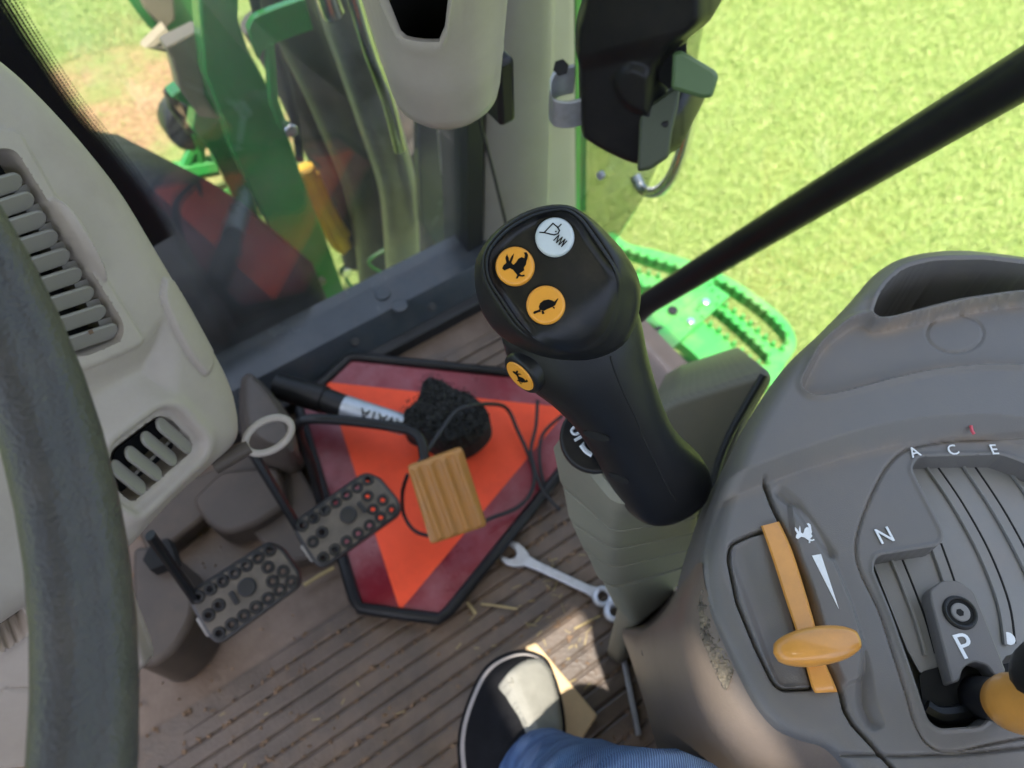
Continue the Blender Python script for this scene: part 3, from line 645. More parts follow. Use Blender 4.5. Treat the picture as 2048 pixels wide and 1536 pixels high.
mb = MB(); mb.prism([onz(px, py, SZ - .02) for px, py in [(1315, 740), (1400, 715), (1450, 760), (1400, 800), (1320, 790)]], np.array([0, 0, -.05])); mb.build('mount_block', m_rod, stp, bevel=.006)

# ================================================================== cab floor mat with ribs
fm = thing('floor_mat', 'ribbed brown rubber floor mat full of dirt', 'floor mat', (-.1, -.1, 0))
mb = MB(); mb.prism([(-.72, -.6, .005), (.26, -.6, .005), (.26, .30, .005), (.42, .30, .005), (.42, .56, .005), (.20, .60, .005), (.16, .33, .005), (-.72, .33, .005)], np.array([0, 0, -.005])); mb.build('mat_base', m_mat_rub, fm, smooth=False)
yy = .318; i = 0
ribmesh = {}
while yy > -.18:
    x0 = -.62 if yy < .235 else -.62 + (yy - .235) * 5.6
    x1 = .255
    pr = [(-.0093, 0), (-.0088, .0028), (-.0066, .0040), (.0066, .0040), (.0088, .0028), (.0093, 0)]
    mb = MB(); mb.loft([[(x, yy + a, .005 + b) for a, b in pr] for x in np.linspace(x0, x1, 12)]); mb.build('rib', m_mat_rub, fm, auto=25)
    yy -= .0205
yy = .345
while yy < .58:
    mb = MB(); mb.loft([[(x, yy + a, .005 + b) for a, b in pr] for x in np.linspace(.17, .41, 6)]); mb.build('rib', m_mat_rub, fm, auto=25); yy += .0205
# dirt in the grooves
crumbs = MB()
for _ in range(2600):
    g = rng.integers(0, 24); y = .318 + .01025 - g * .0205 + rng.normal(0, .0018); x = rng.uniform(-.6, .25)
    if math.sin(x * 13 + g * 2.1) + rng.normal(0, .6) < .1: continue
    s_ = rng.uniform(.0008, .0026); ax = rng.uniform(-1, 1, (3, 3)); ax = np.linalg.qr(ax)[0]
    crumbs.box((x, y, .0062 + s_ * .4), (s_ * rng.uniform(1, 2.4), s_, s_ * .6), ax)
for _ in range(420):
    x, y = rng.uniform(-.45, .25), rng.uniform(.0, .6); s_ = rng.uniform(.0006, .0018); ax = np.linalg.qr(rng.uniform(-1, 1, (3, 3)))[0]
    crumbs.box((x, y, .009 + s_ * .4), (s_ * rng.uniform(1, 2), s_, s_ * .6), ax)
o = crumbs.build('soil_crumbs', m_mud, smooth=False); o['kind'] = 'stuff'; tag(o, 'dry soil crumbs scattered in the floor mat grooves', 'dirt')
chaff = MB()
for _ in range(90):
    if rng.random() < .5: x, y = rng.normal(.17, .06), rng.normal(.19, .06)
    else: x, y = rng.uniform(-.45, .25), rng.uniform(.02, .3)
    a = rng.normal(0, .5) if rng.random() < .6 else rng.uniform(0, 3.14); l_ = rng.uniform(.002, .007)
    chaff.box((x, y, .0097), (l_, rng.uniform(.0003, .0007), .0004), [(math.cos(a), math.sin(a), 0), (-math.sin(a), math.cos(a), 0), (0, 0, 1)])
o = chaff.build('chaff', m_straw, smooth=False); o['kind'] = 'stuff'; tag(o, 'short straw chaff littering the rubber mat', 'straw')
for (a, b, w, lab) in (((608, 1170), (668, 1135), .0026, 'straw stalk lying between brake pedal and red warning sign'), ((935, 1205), (952, 1228), .0020, 'short pale straw bit below the tip of the warning sign'), ((1148, 1258), (1200, 1232), .0013, 'thin straw stalk lying left of the socket tool end'), ((962, 1208), (1035, 1218), .0014, 'brown dry stalk right of the warning sign tip')):
    p, q = onz(*a, .014), onz(*b, .014); mb = MB(); mb.tube([p, (p + q) / 2 + np.array([0, 0, .002]), q], w, 6); tag(mb.build('straw_stalk', m_straw), lab, 'straw', 'straw stalks on the floor')

# ================================================================== footwell under the dash
fwp = thing('footwell_cover', 'dusty brown moulded cover at the foot of the steering column', 'cover', onz(420, 1100, 0))
def slab(name, poly, z, depth, m, parent, r=14, bev=.006):
    mb = MB(); mb.prism([onz(px, py, z) for px, py in rnd(poly, r)], np.array([0, 0, -depth])); return mb.build(name, m, parent, bevel=bev)
slab('lower_plate', [(250, 1010), (560, 880), (640, 1000), (640, 1110), (560, 1130), (450, 1000), (300, 1120)], .035, .03, m_foot, fwp)
slab('raised_plate', [(380, 1000), (440, 940), (560, 930), (570, 1010), (520, 1045), (455, 1068), (420, 1055)], .055, .05, m_foot, fwp, 20)
slab('column_base', [(262, 1090), (330, 1090), (392, 1180), (388, 1235), (350, 1300), (300, 1335), (262, 1330)], .10, .10, m_foot, fwp, 24, .012)
mb = MB(); mb.loft([[onz(px, py, z) for px, py in cr(q, 4)] for q, z in (([(500, 765), (520, 772), (560, 830), (575, 880), (560, 890), (510, 860)], .17), ([(490, 755), (520, 762), (575, 830), (590, 895), (560, 905), (500, 870)], .16), ([(480, 760), (530, 772), (590, 850), (610, 930), (570, 950), (490, 900)], .02))]); mb.build('column_bracket', m_foot, fwp, auto=50)
mb = MB(); mb.prism([onz(px, py, .12) for px, py in [(300, 1090), (335, 1075), (352, 1120), (300, 1140), (285, 1120)]], np.array([0, 0, -.02])); mb.build('shaft_opening', m_hole, fwp)
mb = MB(); mb.tube([onz(px, py, .04) for px, py in cr([(388, 1240), (375, 1280), (350, 1310), (338, 1315)], 4, False)], .006, 8); mb.build('rubber_lip', m_foot, fwp)

# ------------------------------------------------------------------ brake pedals
def pedal(corners, zc, label, arm):
    """pad on a tilted plane with rows of hollow studs"""
    t = thing('brake_pedal', label, 'pedal', onz(*np.mean(corners, 0), 0), 'pair of brake pedals')
    a, b, c, d = [np.array(q, float) for q in corners]       # left-back, left-front ... traced outline order
    pl = plane3(onz(*a, zc[0]), onz(*b, zc[1]), onz(*c, zc[2])); n_ = pl[1]
    W = [onpl(*q, pl) for q in (a, b, c, d)]
    def uv(u, v): return (W[0] * (1 - u) + W[1] * u) * (1 - v) + (W[3] * (1 - u) + W[2] * u) * v
    ol = [uv(*q) for q in rnd([(0.02, 0), (.93, 0), (1, .25), (1, .8), (.95, 1), (.03, 1), (0, .8), (0, .2)], .08, 4)]
    w_ = np.linalg.norm(W[3] - W[0])
    holes = []; cen = []
    for i in range(7): cen += [(.07 + i * .14, .11), (.07 + i * .14, .89)]
    cen += [(.07, .5), (.20, .45), (.80, .38), (.90, .62), (.76, .66)]
    ex_, ey_ = unit(W[1] - W[0]), unit(W[3] - W[0] - ((W[3] - W[0]) @ unit(W[1] - W[0])) * unit(W[1] - W[0])); r_ = w_ * .062
    for u, v in cen:
        p = uv(u, v); holes.append([p + ex_ * r_ * math.cos(q) + ey_ * r_ * math.sin(q) for q in np.linspace(0, 2 * math.pi, 12, endpoint=False)])
    holed(ol, holes, -n_ * .012, 'pad', m_pedal, t)
    for u, v in cen:
        p = uv(u, v) + n_ * .0005; mb = MB(); mb.tube([p + (ex_ * math.cos(q) + ey_ * math.sin(q)) * r_ * 1.38 for q in np.linspace(0, 2 * math.pi, 14, endpoint=False)], r_ * .62, 6, True); mb.build('stud_ring', m_pedal_blk, t)
    p = uv(.52, .47); mb = MB(); mb.disc(p, n_, w_ * .17, .004, 28, .0012); mb.build('round_boss', m_pedal_blk, t)
    u0 = .36 if arm[2] else .68
    p = uv(u0, .5); mb = MB(); mb.box(p + n_ * .001, (w_ * .045, w_ * .13, .0025), [ex_, ey_, n_]); mb.build('bar_boss', m_pedal_blk, t, bevel=.001)
    ob = [uv(*q) - n_ * .006 for q in rnd([(0.02, 0), (.93, 0), (1, .25), (1, .8), (.95, 1), (.03, 1), (0, .8), (0, .2)], .08, 4)]
    mb = MB(); mb.tube(ob, .0045, 6, True); mb.build('pad_edge', m_pedal_blk, t)
    p0 = uv(.02, .2) - n_ * .012; mb = MB(); mb.tube([p0 + ex_ * .03, p0, at(*arm[0])], [.009, .009, .009], 8, flat=.6); mb.build('arm', m_rod, t)
    mb = MB(); mb.box(uv(-.02, .62) - n_ * .012, (.004, w_ * .2, .008), [ex_, ey_, n_]); mb.build('bracket', m_exh, t, bevel=.001)
pedal([(378, 1192), (548, 1082), (604, 1162), (432, 1286)], (.15, .15, .13), 'dusty brake pedal nearer the steering wheel, left of the pair', ((300, 1070, .84), 0, True))
pedal([(588, 1050), (742, 942), (805, 1018), (640, 1134)], (.16, .16, .14), 'dusty brake pedal lying over the red warning sign', ((505, 905, .86), 0, False))

# ------------------------------------------------------------------ accelerator pedal
ac = thing('accelerator_pedal', 'tan ribbed accelerator pedal on a bent black rod', 'pedal', onz(890, 1000, 0))
pl = plane3(onz(830, 930, .16), onz(925, 900, .16), onz(900, 1080, .10))
poly = rnd([(815, 935), (925, 896), (975, 1052), (862, 1090)], 8, 3)
def accel_h(P):      # four broad worn flutes along the pad
    u = ((P - np.array([815., 935.])) @ np.array([.943, -.334])) / 117 ; v = ((P - np.array([815., 935.])) @ np.array([.305, .952])) / 163
    return (.0026 * np.clip(np.cos((u * 4.1 - .52) * 2 * math.pi), -.35, 1) * sst(v, .0, .06) * (1 - sst(v, .93, 1.0))) - .002 * (1 - sst(-sdf(P, poly), 0, 5))
mb = relief(poly, pl, accel_h, 2.5, .014); mb.build('pad', m_accel, ac, auto=60)
pts = [at(px, py, t_) for px, py, t_ in ((640, 1000, 1.0), (622, 930, .98), (600, 875, .95), (598, 850, .93), (620, 838, .91), (700, 842, .90), (800, 856, .89), (830, 868, .885), (845, 890, .88), (850, 930, .878))]
mb = MB(); mb.tube(cr(pts, 4, False), .0062, 10); mb.build('rod', m_rod, ac)

# ------------------------------------------------------------------ warning sign on the floor
sg = thing('warning_sign', 'red and orange triangular slow vehicle sign lying on the floor', 'sign', onz(860, 930, 0))
SGZ = .032
A3, B3, C3 = onz(652, 764, SGZ), onz(800, 1222, SGZ), onz(1139, 816, SGZ); cen = (A3 + B3 + C3) / 3
def inset(tri, d):      # move the sides of a triangle outwards by d
    out = []
    k = len(tri); lines = []
    for i in range(k):
        p, q = tri[i], tri[(i + 1) % k]; t = unit(q - p); n_ = np.cross(t, [0, 0, 1.]); n_ = n_ if n_ @ (p - cen) > 0 else -n_; lines.append((p + n_ * d, t))
    for i in range(k):
        (p, t), (q, s) = lines[i - 1], lines[i]; A = np.array([t[:2], -s[:2]]).T; u = np.linalg.solve(A, (q - p)[:2]); out.append(p + t * u[0])
    return out
def truncate(tri, cut):
    out = []
    for i in range(3):
        a, b, c = tri[i - 1], tri[i], tri[(i + 1) % 3]; out += [b + unit(a - b) * cut, b + unit(c - b) * cut]
    return out
big = inset([A3, B3, C3], .047); hexa = truncate(big, .105)
zz = np.array([0, 0, 1.])
mb = MB(); mb.prism([p for p in hexa], -zz * .004); mb.build('board', m_sred, sg, smooth=False)
mb = MB(); mb.prism([p + zz * .0006 for p in (A3, B3, C3)], -zz * .0005); mb.build('orange_triangle', m_sorg, sg, smooth=False)
mb = MB(); path = []
for i in range(6):
    a, b = hexa[i], hexa[(i + 1) % 6]; path += [a * .96 + b * .04, a * .5 + b * .5, a * .04 + b * .96]
mb.tube(path, .0075, 10, True); mb.build('rubber_edging', m_rod, sg)
mb = MB(); mb.box(cen - zz * .018, (.05, .05, .0135)); mb.build('rear_bracket', m_rod, sg)

# ------------------------------------------------------------------ scrub brush on the sign
bsh = thing('scrub_brush', 'black brush with bristle head and silver lettered handle on the sign', 'brush', onz(850, 830, .034))
poly = cr([(842, 752), (870, 745), (905, 765), (945, 782), (975, 815), (972, 850), (930, 885), (880, 890), (835, 868), (800, 850), (800, 815), (828, 790)], 5)
pl = plane3(onz(840, 760, .12), onz(970, 830, .115), onz(850, 870, .11))
hp_, hq = nearest, None
rs = np.random.default_rng(3)
def brush_h(P): return -.02 * (1 - sst(-sdf(P, poly), -2, 14)) + rs.normal(0, .0022, len(P)) + .002 * np.sin(P[:, 0] * .11) * np.cos(P[:, 1] * .09)
mb = relief(poly, pl, brush_h, 4, .06); mb.build('bristle_head', m_foam, bsh, auto=20)
hb = MB()
for _ in range(1500):
    q = np.array([rs.uniform(795, 980), rs.uniform(742, 893)])[None]
    if sdf(q, poly)[0] > 0: continue
    p = onpl(q[0, 0], q[0, 1], pl); dv = unit(pl[1] + rs.normal(0, .35, 3)); s_ = unit(np.cross(dv, rs.normal(0, 1, 3))) * .0006
    p = p - pl[1] * .004; hb.add([p - s_, p + s_, p + dv * .0075], [(0, 1, 2)])
hb.build('bristles', m_foam, bsh, smooth=False)['kind'] = 'stuff'
hz = [onz(555, 772, .10), onz(650, 800, .10), onz(690, 815, .10), onz(720, 824, .10), onz(810, 850, .10), onz(850, 855, .095)]
def hand(name, i0, i1, r0, r1, m):
    mb = MB(); a, b = hz[i0], hz[i1]; n = 6
    mb.tube([a + (b - a) * q for q in np.linspace(0, 1, n)], np.linspace(r0, r1, n), 14); return mb.build(name, m, bsh)
hand('handle_cap', 0, 1, .0175, .0185, m_black); hand('handle_collar', 1, 2, .0165, .016, m_grip); hand('handle_ring', 2, 3, .0162, .0158, m_silver); hand('handle_sleeve', 3, 4, .0156, .0135, m_silver); hand('handle_neck', 4, 5, .012, .012, m_black)
# dark letters printed along the sleeve
ax_ = unit(hz[4] - hz[3]); toC = unit(C - hz[3]); sd_ = unit(np.cross(ax_, toC)); no_ = np.cross(sd_, ax_)
def text3(name, s, pos, xdir, ydir, size, m, parent, th=.0004):
    cu = bpy.data.curves.new('lettering', 'FONT'); cu.body = s; cu.size = size; cu.align_x = 'CENTER'; cu.align_y = 'CENTER'; cu.extrude = th; cu.resolution_u = 4
    o = bpy.data.objects.new('lettering', cu); COL.objects.link(o); dg = bpy.context.evaluated_depsgraph_get(); me = bpy.data.meshes.new_from_object(o.evaluated_get(dg))
    vs = np.array([v.co[:] for v in me.vertices]); fs = [tuple(p.vertices) for p in me.polygons]; bpy.data.objects.remove(o)
    x, y = unit(xdir), unit(ydir); n_ = np.cross(x, y)
    mb = MB(); mb.add([pos + x * v[0] + y * v[1] + n_ * v[2] for v in vs], fs); return mb.build(name, m, parent, smooth=False)
sp_ = hz[3] * .42 + hz[4] * .58
if no_ @ toC < 0: no_ = -no_
ydir = np.cross(no_, ax_); text3('sleeve_lettering', 'AVATA', sp_ + no_ * .0153, -ax_, -ydir, .019, m_ink, bsh, .0006)

# ------------------------------------------------------------------ loose cable
mb = MB(); P = [onz(px, py, z) for px, py, z in ((838, 925, .15), (880, 865, .145), (910, 825, .14), (940, 812, .14), (985, 808, .10), (1015, 818, .06), (1035, 860, .05), (1058, 912, .045), (1068, 950, .045), (1062, 985, .045), (1035, 1015, .045), (985, 1035, .05), (965, 1045, .06))]
mb.tube(cr(P, 6, False), .0027, 8); lc = thing('loose_cable', 'thin black cable looping over the warning sign to the tan pedal', 'cable', onz(1000, 900, .03)); mb.build('strand', m_seal, lc)
for pts in (((1075, 800, .06), (1072, 850, .05), (1062, 900, .048), (1070, 940, .046), (1085, 980, .04), (1110, 1010, .03)), ((1125, 830, .06), (1085, 870, .05), (1080, 930, .045), (1095, 990, .03), (1120, 1020, .02)), ((815, 950, .13), (805, 985, .10), (808, 1030, .06), (830, 1062, .05), (862, 1072, .06))):
    mb = MB(); mb.tube(cr([onz(*p) for p in pts], 5, False), .0024, 8); mb.build('strand', m_seal, lc)

# ------------------------------------------------------------------ wrenches and wood block
wr = thing('combination_wrench', 'steel open-end wrench lying on the mat beside the sign', 'wrench', onz(1100, 1140, .011))
WZ = .019
def jaw(c, dirv, r):
    d_, n_ = unit(dirv), np.array([-dirv[1], dirv[0], 0]) / np.linalg.norm(dirv); pts = []
    for a in np.linspace(math.radians(38), math.radians(322), 20): pts.append(c - r * (-d_ * math.cos(a) + n_ * math.sin(a)) )
    pts += [c + d_ * r * .15 + n_ * r * .42 * s for s in (1, -1)] if False else []
    return pts
c0, c1 = onz(1030, 1110, WZ), onz(1206, 1192, WZ); dv = unit(c1 - c0); nv = np.array([-dv[1], dv[0], 0])
jw = [(-.016, .010), (-.013, .015), (-.004, .0165), (.006, .014), (.016, .0085), (.016, -.0085), (.006, -.0135), (-.004, -.0155), (-.014, -.013), (-.016, -.008), (-.004, -.007), (.001, -.003), (.001, .003), (-.004, .0075)]
mb = MB(); mb.prism([c0 + dv * a + nv * b for a, b in jw], -zz * .007); mb.build('open_jaw', m_steel, wr, bevel=.0012)
mb = MB(); mb.prism([c0 + dv * .014 + nv * .0075, c0 + dv * .035 + nv * .0055, c1 - dv * .02 + nv * .0055, c1 - dv * .008 + nv * .008, c1 - dv * .008 - nv * .008, c1 - dv * .02 - nv * .0055, c0 + dv * .035 - nv * .0055, c0 + dv * .014 - nv * .0075], -zz * .0055); mb.build('shank', m_steel, wr, bevel=.0015)
mb = MB(); mb.tube([c1 - zz * .003 + (dv * math.cos(a) + nv * math.sin(a)) * .010 for a in np.linspace(0, 2 * math.pi, 24, endpoint=False)], .0036, 8, True); mb.build('ring_end', m_steel, wr)
w2 = thing('slim_wrench', 'slim bright wrench half hidden under the console edge', 'wrench', onz(1255, 1340, .011))
c0, c1 = onz(1232, 1236, WZ), onz(1278, 1470, WZ); dv = unit(c1 - c0); nv = np.array([-dv[1], dv[0], 0])
mb = MB(); mb.prism([c0 + nv * .003, c1 + nv * .003, c1 - nv * .003, c0 - nv * .003], -zz * .007); mb.build('shank', m_steel, w2, bevel=.001)
mb = MB(); mb.tube([c0 - dv * .008 - zz * .002 + (dv * math.cos(a) + nv * math.sin(a)) * .0095 for a in np.linspace(0, 2 * math.pi, 24, endpoint=False)], .0042, 8, True); mb.build('ring_end', m_steel, w2)
poly = [(1058, 1288), (1078, 1282), (1192, 1432), (1188, 1446), (1150, 1480), (1098, 1490), (1040, 1400)]
mb = MB(); mb.prism([onz(px, py, .034) for px, py in [(1050, 1292), (1072, 1284), (1195, 1430), (1160, 1484), (1130, 1500)]], -zz * .022)
tag(mb.build('wood_block', m_wood, bevel=.002), 'pale pine wood offcut lying in sunlight beside the shoe', 'wood')

# ================================================================== dashboard
dsh = thing('dashboard', 'beige plastic dashboard side with two louvred air vents', 'dashboard', onz(200, 800, .0))
DP = plane3(at(100, 450, .50), at(470, 860, .585), at(270, 1080, .55))
dout = cr([(-90, 40), (0, 92), (60, 138), (130, 208), (200, 288), (270, 380), (330, 480), (382, 570), (436, 668), (476, 742), (497, 800), (505, 858), (494, 896), (450, 938), (390, 993), (330, 1055), (290, 1100), (240, 1140), (150, 1180), (-90, 1200)], 6)
v1 = rnd([(-70, 300), (25, 296), (245, 648), (240, 682), (160, 716), (90, 700), (-70, 420)], 22)         # upper vent opening
v1f = rnd([(-90, 240), (35, 262), (112, 398), (288, 682), (276, 694), (165, 742), (60, 780), (-90, 700)], 16)
v2 = rnd([(322, 832), (348, 836), (394, 886), (388, 908), (272, 1008), (215, 960), (232, 900)], 12)
v2f = rnd([(318, 816), (352, 818), (408, 882), (402, 912), (275, 1028), (200, 980), (220, 890)], 16)
fin = cr([(96, 402), (120, 405), (160, 450), (190, 510), (206, 560), (188, 545), (150, 500), (118, 455)], 5)
flap = cr([(334, 556), (326, 578), (325, 600), (342, 645), (362, 685), (385, 722), (412, 752)], 6, False)
flapp = np.vstack([flap, [(430, 730), (440, 700), (400, 620), (360, 560)]])
def dash_h(P):
    e = -sdf(P, dout); h = -.020 * (1 - np.sqrt(np.clip(1 - (1 - np.clip(e / 80, 0, 1)) ** 2, 0, 1)))
    b = sdf(P, v1f); h += .0022 * (1 - sst(b, -3, 3))                                   # frame stands proud
    h -= .010 * sst(-sdf(P, rnd([(20, 700), (160, 742), (285, 690), (330, 620), (360, 700), (350, 790), (300, 800), (200, 870), (120, 900)], 40)), -10, 60)   # soft hollow
    h -= .03 * sst(-sdf(P, v1), .3, 5)
    b2 = sdf(P, v2f); h -= .004 * (1 - sst(b2, -3, 4)) ; h += .0035 * np.exp(-((b2 - 12) / 16) ** 2)
    h -= .03 * sst(-sdf(P, v2), .3, 5)
    h += .010 * np.sqrt(np.clip(-sdf(P, fin) / 16, 0, 1))
    h += .0032 * sst(-sdf(P, flapp), -2, 2) * (1 - sst(P[:, 0] - .55 * P[:, 1], 40, 110)); h -= .0012 * np.exp(-(pdist(P, flap) / 3.5) ** 2)
    return h
mb = relief(dout, DP, dash_h, 4, .11, [(v1, 0), (v2, 0), (v1f, 0)]); dbody = mb.build('dash_shell', m_dash, dsh, auto=75)
n_ = DP[1]
def cav(poly, name, dpt):
    mb = MB(); mb.prism([onpl(px, py, (DP[0] - n_ * dpt, n_)) for px, py in poly], -n_ * .002); return mb.build(name, m_hole, dsh, smooth=False)
vent1 = cav(v1, 'upper_vent', .019); vent2 = cav(v2, 'lower_vent', .021)
def louvre(parent, a, b, w, h0, tilt, m=m_dash_d):
    """rounded blade between two traced ends, leaning in the vent"""
    p, q = onpl(*a, DP), onpl(*b, DP); t = unit(q - p); s = np.cross(n_, t); s = unit(s * math.cos(tilt) + n_ * math.sin(tilt)); k = np.cross(t, s); L = np.linalg.norm(q - p)
    out = [(-w, 0)]; pts = []
    for i in range(9): an = -math.pi / 2 + math.pi * i / 8; pts.append((L - w + w * math.cos(an), w * math.sin(an)))
    for i in range(9): an = math.pi / 2 + math.pi * i / 8; pts.append((w + w * math.cos(an), w * math.sin(an)))
    mb = MB(); mb.prism([p + t * x + s * y + n_ * h0 + k * .0012 for x, y in pts], -k * .0024); o = mb.build('louvre', m, parent, bevel=.0009)
    return p, q, t, s, k
for i in range(10):
    e_ = np.array([44 + 23.9 * i - 24, 345 + 37.5 * i - 37.5]); a_ = e_ + np.array([-142, 47]); b_ = e_ + np.array([4, 0])
    if i == 0: continue
    sc_ = onpl(e_[0] + 12, e_[1] + 15, DP)
    louvre(vent1, a_ + [6, 13], b_ + [2, 13], .0058, -.003, .5)
    mb = MB(); p = onpl(e_[0] - 12, e_[1] + 36, (DP[0] - n_ * .013, n_)); mb.box(p, (.0045, .0022, .006), [unit(onpl(*b_, DP) - onpl(*a_, DP)), unit(np.cross(n_, unit(onpl(*b_, DP) - onpl(*a_, DP)))), n_]); mb.build('louvre_link', m_dash_d, vent1, smooth=False)
for a_, b_ in (((318, 842), (388, 902)), ((288, 870), (358, 926)), ((256, 900), (328, 956)), ((226, 928), (296, 984))):
    louvre(vent2, a_, b_, .0058, -.003, -.55)
    p = onpl((a_[0] + b_[0]) / 2 + 8, (a_[1] + b_[1]) / 2 - 16, (DP[0] - n_ * .010, n_)); mb = MB(); mb.box(p, (.005, .0012, .004), [unit(onpl(a_[0] - 30, a_[1] + 28, DP) - onpl(*a_, DP)), unit(onpl(*b_, DP) - onpl(*a_, DP)), n_]); mb.build('louvre_link', m_dash_d, vent2, smooth=False)
# lower column shroud, seen beyond the wheel rim
sp = plane3(at(0, 1000, .56), at(80, 1300, .62), at(0, 1500, .66))
shp = [(-200, 880), (60, 860), (250, 1070), (270, 1180), (310, 1280), (330, 1340), (240, 1420), (120, 1560), (-200, 1600)]
vent3 = rnd([(-120, 1150), (-20, 1170), (30, 1200), (62, 1245), (55, 1262), (0, 1300), (-120, 1340)], 16)
def shr_h(P):
    h = -.02 * (1 - sst(-sdf(P, np.array(shp, float)), 0, 40)); h -= .03 * sst(-sdf(P, vent3), -2, 4)
    h += .003 * np.exp(-(sdf(P, vent3) / 9) ** 2); h -= .002 * (pdist(P, np.array([(-60, 1385), (40, 1380), (100, 1378)])) < 3); return h
mb = relief(rnd(shp, 30), sp, shr_h, 6, .06); mb.build('column_shroud', m_dash, dsh, auto=70)
mb = MB(); mb.prism([onpl(px, py, (sp[0] - sp[1] * .024, sp[1])) for px, py in vent3], -sp[1] * .002); mb.build('shroud_opening', m_hole, dsh)
# tilt handle: cast loop sticking out from below the dash
cN = at(537, 871, .60); u_ = unit(at(575, 849, .60) - cN); w_ = unit(np.cross(u_, unit(C - cN)));
lpth = [cN + u_ * .0185 * math.cos(a) - w_ * .0115 * math.sin(a) for a in np.linspace(0, 2 * math.pi, 30, endpoint=False)]
mb = MB(); mb.tube(lpth, .0029, 10, True); mb.build('tilt_handle', m_cup, dsh)
mb = MB(); mb.tube([cN - u_ * .016, cN - u_ * .045], .006, 10); mb.build('tilt_shaft', m_foot, dsh)
mb = MB(); mb.box(onpl(182, 664, (DP[0] + n_ * .0015, n_)), (.0012, .0012, .0006)); mb.build('dirt_speck', m_mud, dsh)

# ================================================================== steering wheel
P1, P2, P3 = at(-4, 600, .272), at(136, 1000, .256), at(170, 1480, .25)
a_, b_ = P2 - P1, P3 - P1; ab = np.cross(a_, b_)
cen_w = P1 + (np.cross(ab, a_) * (b_ @ b_) + np.cross(b_, ab) * (a_ @ a_)) / (2 * (ab @ ab)); Rw = np.linalg.norm(P1 - cen_w); print('wheel radius', Rw, cen_w)
nw = unit(ab); nw = nw if nw[2] > 0 else -nw; uw = unit(P2 - cen_w); vw = np.cross(nw, uw)
sw = thing('steering_wheel', 'worn dark grey steering wheel rim crossing the left edge', 'steering wheel', cen_w)
mb = MB(); rings = []
for a in np.linspace(0, 2 * math.pi, 96, endpoint=False):
    d_ = uw * math.cos(a) + vw * math.sin(a); c_ = cen_w + d_ * Rw; ring = []
    for b in np.linspace(0, 2 * math.pi, 28, endpoint=False):
        r_ = .0128 * (1 + .05 * math.cos(2 * b)) - .0016 * math.exp(-((b - 1.75) / .22) ** 2)
        ring.append(c_ + d_ * r_ * math.cos(b) + nw * r_ * math.sin(b))
    rings.append(ring)
mb.loft(rings + [rings[0]], False, False); mb.build('rim', m_wheel, sw, auto=80)
mb = MB(); mb.disc(cen_w - nw * .05, nw, .07, .03, 32, .01); mb.build('hub', m_black, sw)
for a in (2.2, 3.6, 5.0):
    d_ = uw * math.cos(a) + vw * math.sin(a); mb = MB(); mb.tube([cen_w - nw * .035 + d_ * .05, cen_w - nw * .02 + d_ * Rw * .6, cen_w + d_ * Rw], [.02, .016, .012], 10, flat=.5); mb.build('spoke', m_black, sw)

# ================================================================== cup holder
ch = thing('cup_holder', 'light beige cup holder fixed in front of the corner pillar', 'cup holder', at(890, 240, .60))
cb, ct = at(905, 172, .575), at(838, -190, .42)          # axis: floor of the cup, far rim
axc = unit(np.array([-.05, -.10, 1.]))
cb = at(892, 176, .56); rb, rt, Lc = .0375, .050, .135
uc = unit(np.cross(axc, [0, 1., 0.1])); vc = np.cross(axc, uc); tocam = unit((C - cb) - ((C - cb) @ axc) * axc)
def cup_ring(r, z, ztop=None):
    out = []
    for a in np.linspace(0, 2 * math.pi, 64, endpoint=False):
        d_ = uc * math.cos(a) + vc * math.sin(a); zz_ = z
        if ztop is not None:
            f_ = math.acos(max(-1, min(1, d_ @ unit(tocam + .38 * uc)))); dip = .062 * (1 - float(sst(np.array(f_), .28, .62))); zz_ = z - dip * ztop
        out.append(cb + axc * zz_ + d_ * (r + (rt - rb) * (zz_ / Lc)))
    return out
mb = MB()
mb.loft([cup_ring(rb - .016, -.012), cup_ring(rb - .006, -.008), cup_ring(rb - .001, -.001), cup_ring(rb, .008), cup_ring(rb, .03), cup_ring(rb + .0004, .034), cup_ring(rb, .038), cup_ring(rb, .06), cup_ring(rb, Lc - .008, 1), cup_ring(rb + .0015, Lc - .002, 1), cup_ring(rb, Lc + .002, 1), cup_ring(rb - .004, Lc + .001, 1), cup_ring(rb - .0055, Lc - .004, 1)], True, False)
mb.build('cup_body', m_cup, ch, auto=60)
mb = MB(); mb.loft([cup_ring(rb - .0055, Lc - .004, 1), cup_ring(rb - .007, Lc - .02, 1), cup_ring(rb - .007, .05), cup_ring(rb - .008, .004)], False, True); mb.build('shaded_cup_inside', m_hole, ch)  # inner wall coloured black for the shade deep in the cup
bk = at(975, 150, .66); mb = MB(); mb.box(bk, (.008, .03, .03)); mb.build('mount_bracket', m_black, ch, bevel=.004)

# ================================================================== right console
CZ = .56
con = thing('side_console', 'dark grey side console with gear gate, tray and pockets', 'console', onz(1700, 1100, 0))
CP = (np.array([0, 0, CZ]), np.array([0, 0, 1.]))
cout = np.vstack([cr([(2110, 530), (2040, 512), (1990, 505), (1930, 499), (1870, 500), (1800, 513), (1750, 542), (1700, 598), (1640, 660), (1590, 706), (1555, 747), (1520, 800), (1488, 855), (1462, 910), (1442, 970), (1424, 1030), (1410, 1085), (1404, 1130), (1410, 1170), (1425, 1210), (1445, 1262), (1479, 1335), (1507, 1389), (1530, 1423), (1564, 1457), (1610, 1478), (1660, 1494), (1700, 1530), (1740, 1580)], 5, False), [(2110, 1580)]])
pocket = rnd([(1728, 655), (1745, 604), (1790, 560), (1850, 545), (1950, 543), (2060, 556), (2120, 575), (2120, 600), (2000, 606), (1900, 620), (1820, 641), (1765, 660)], 22)
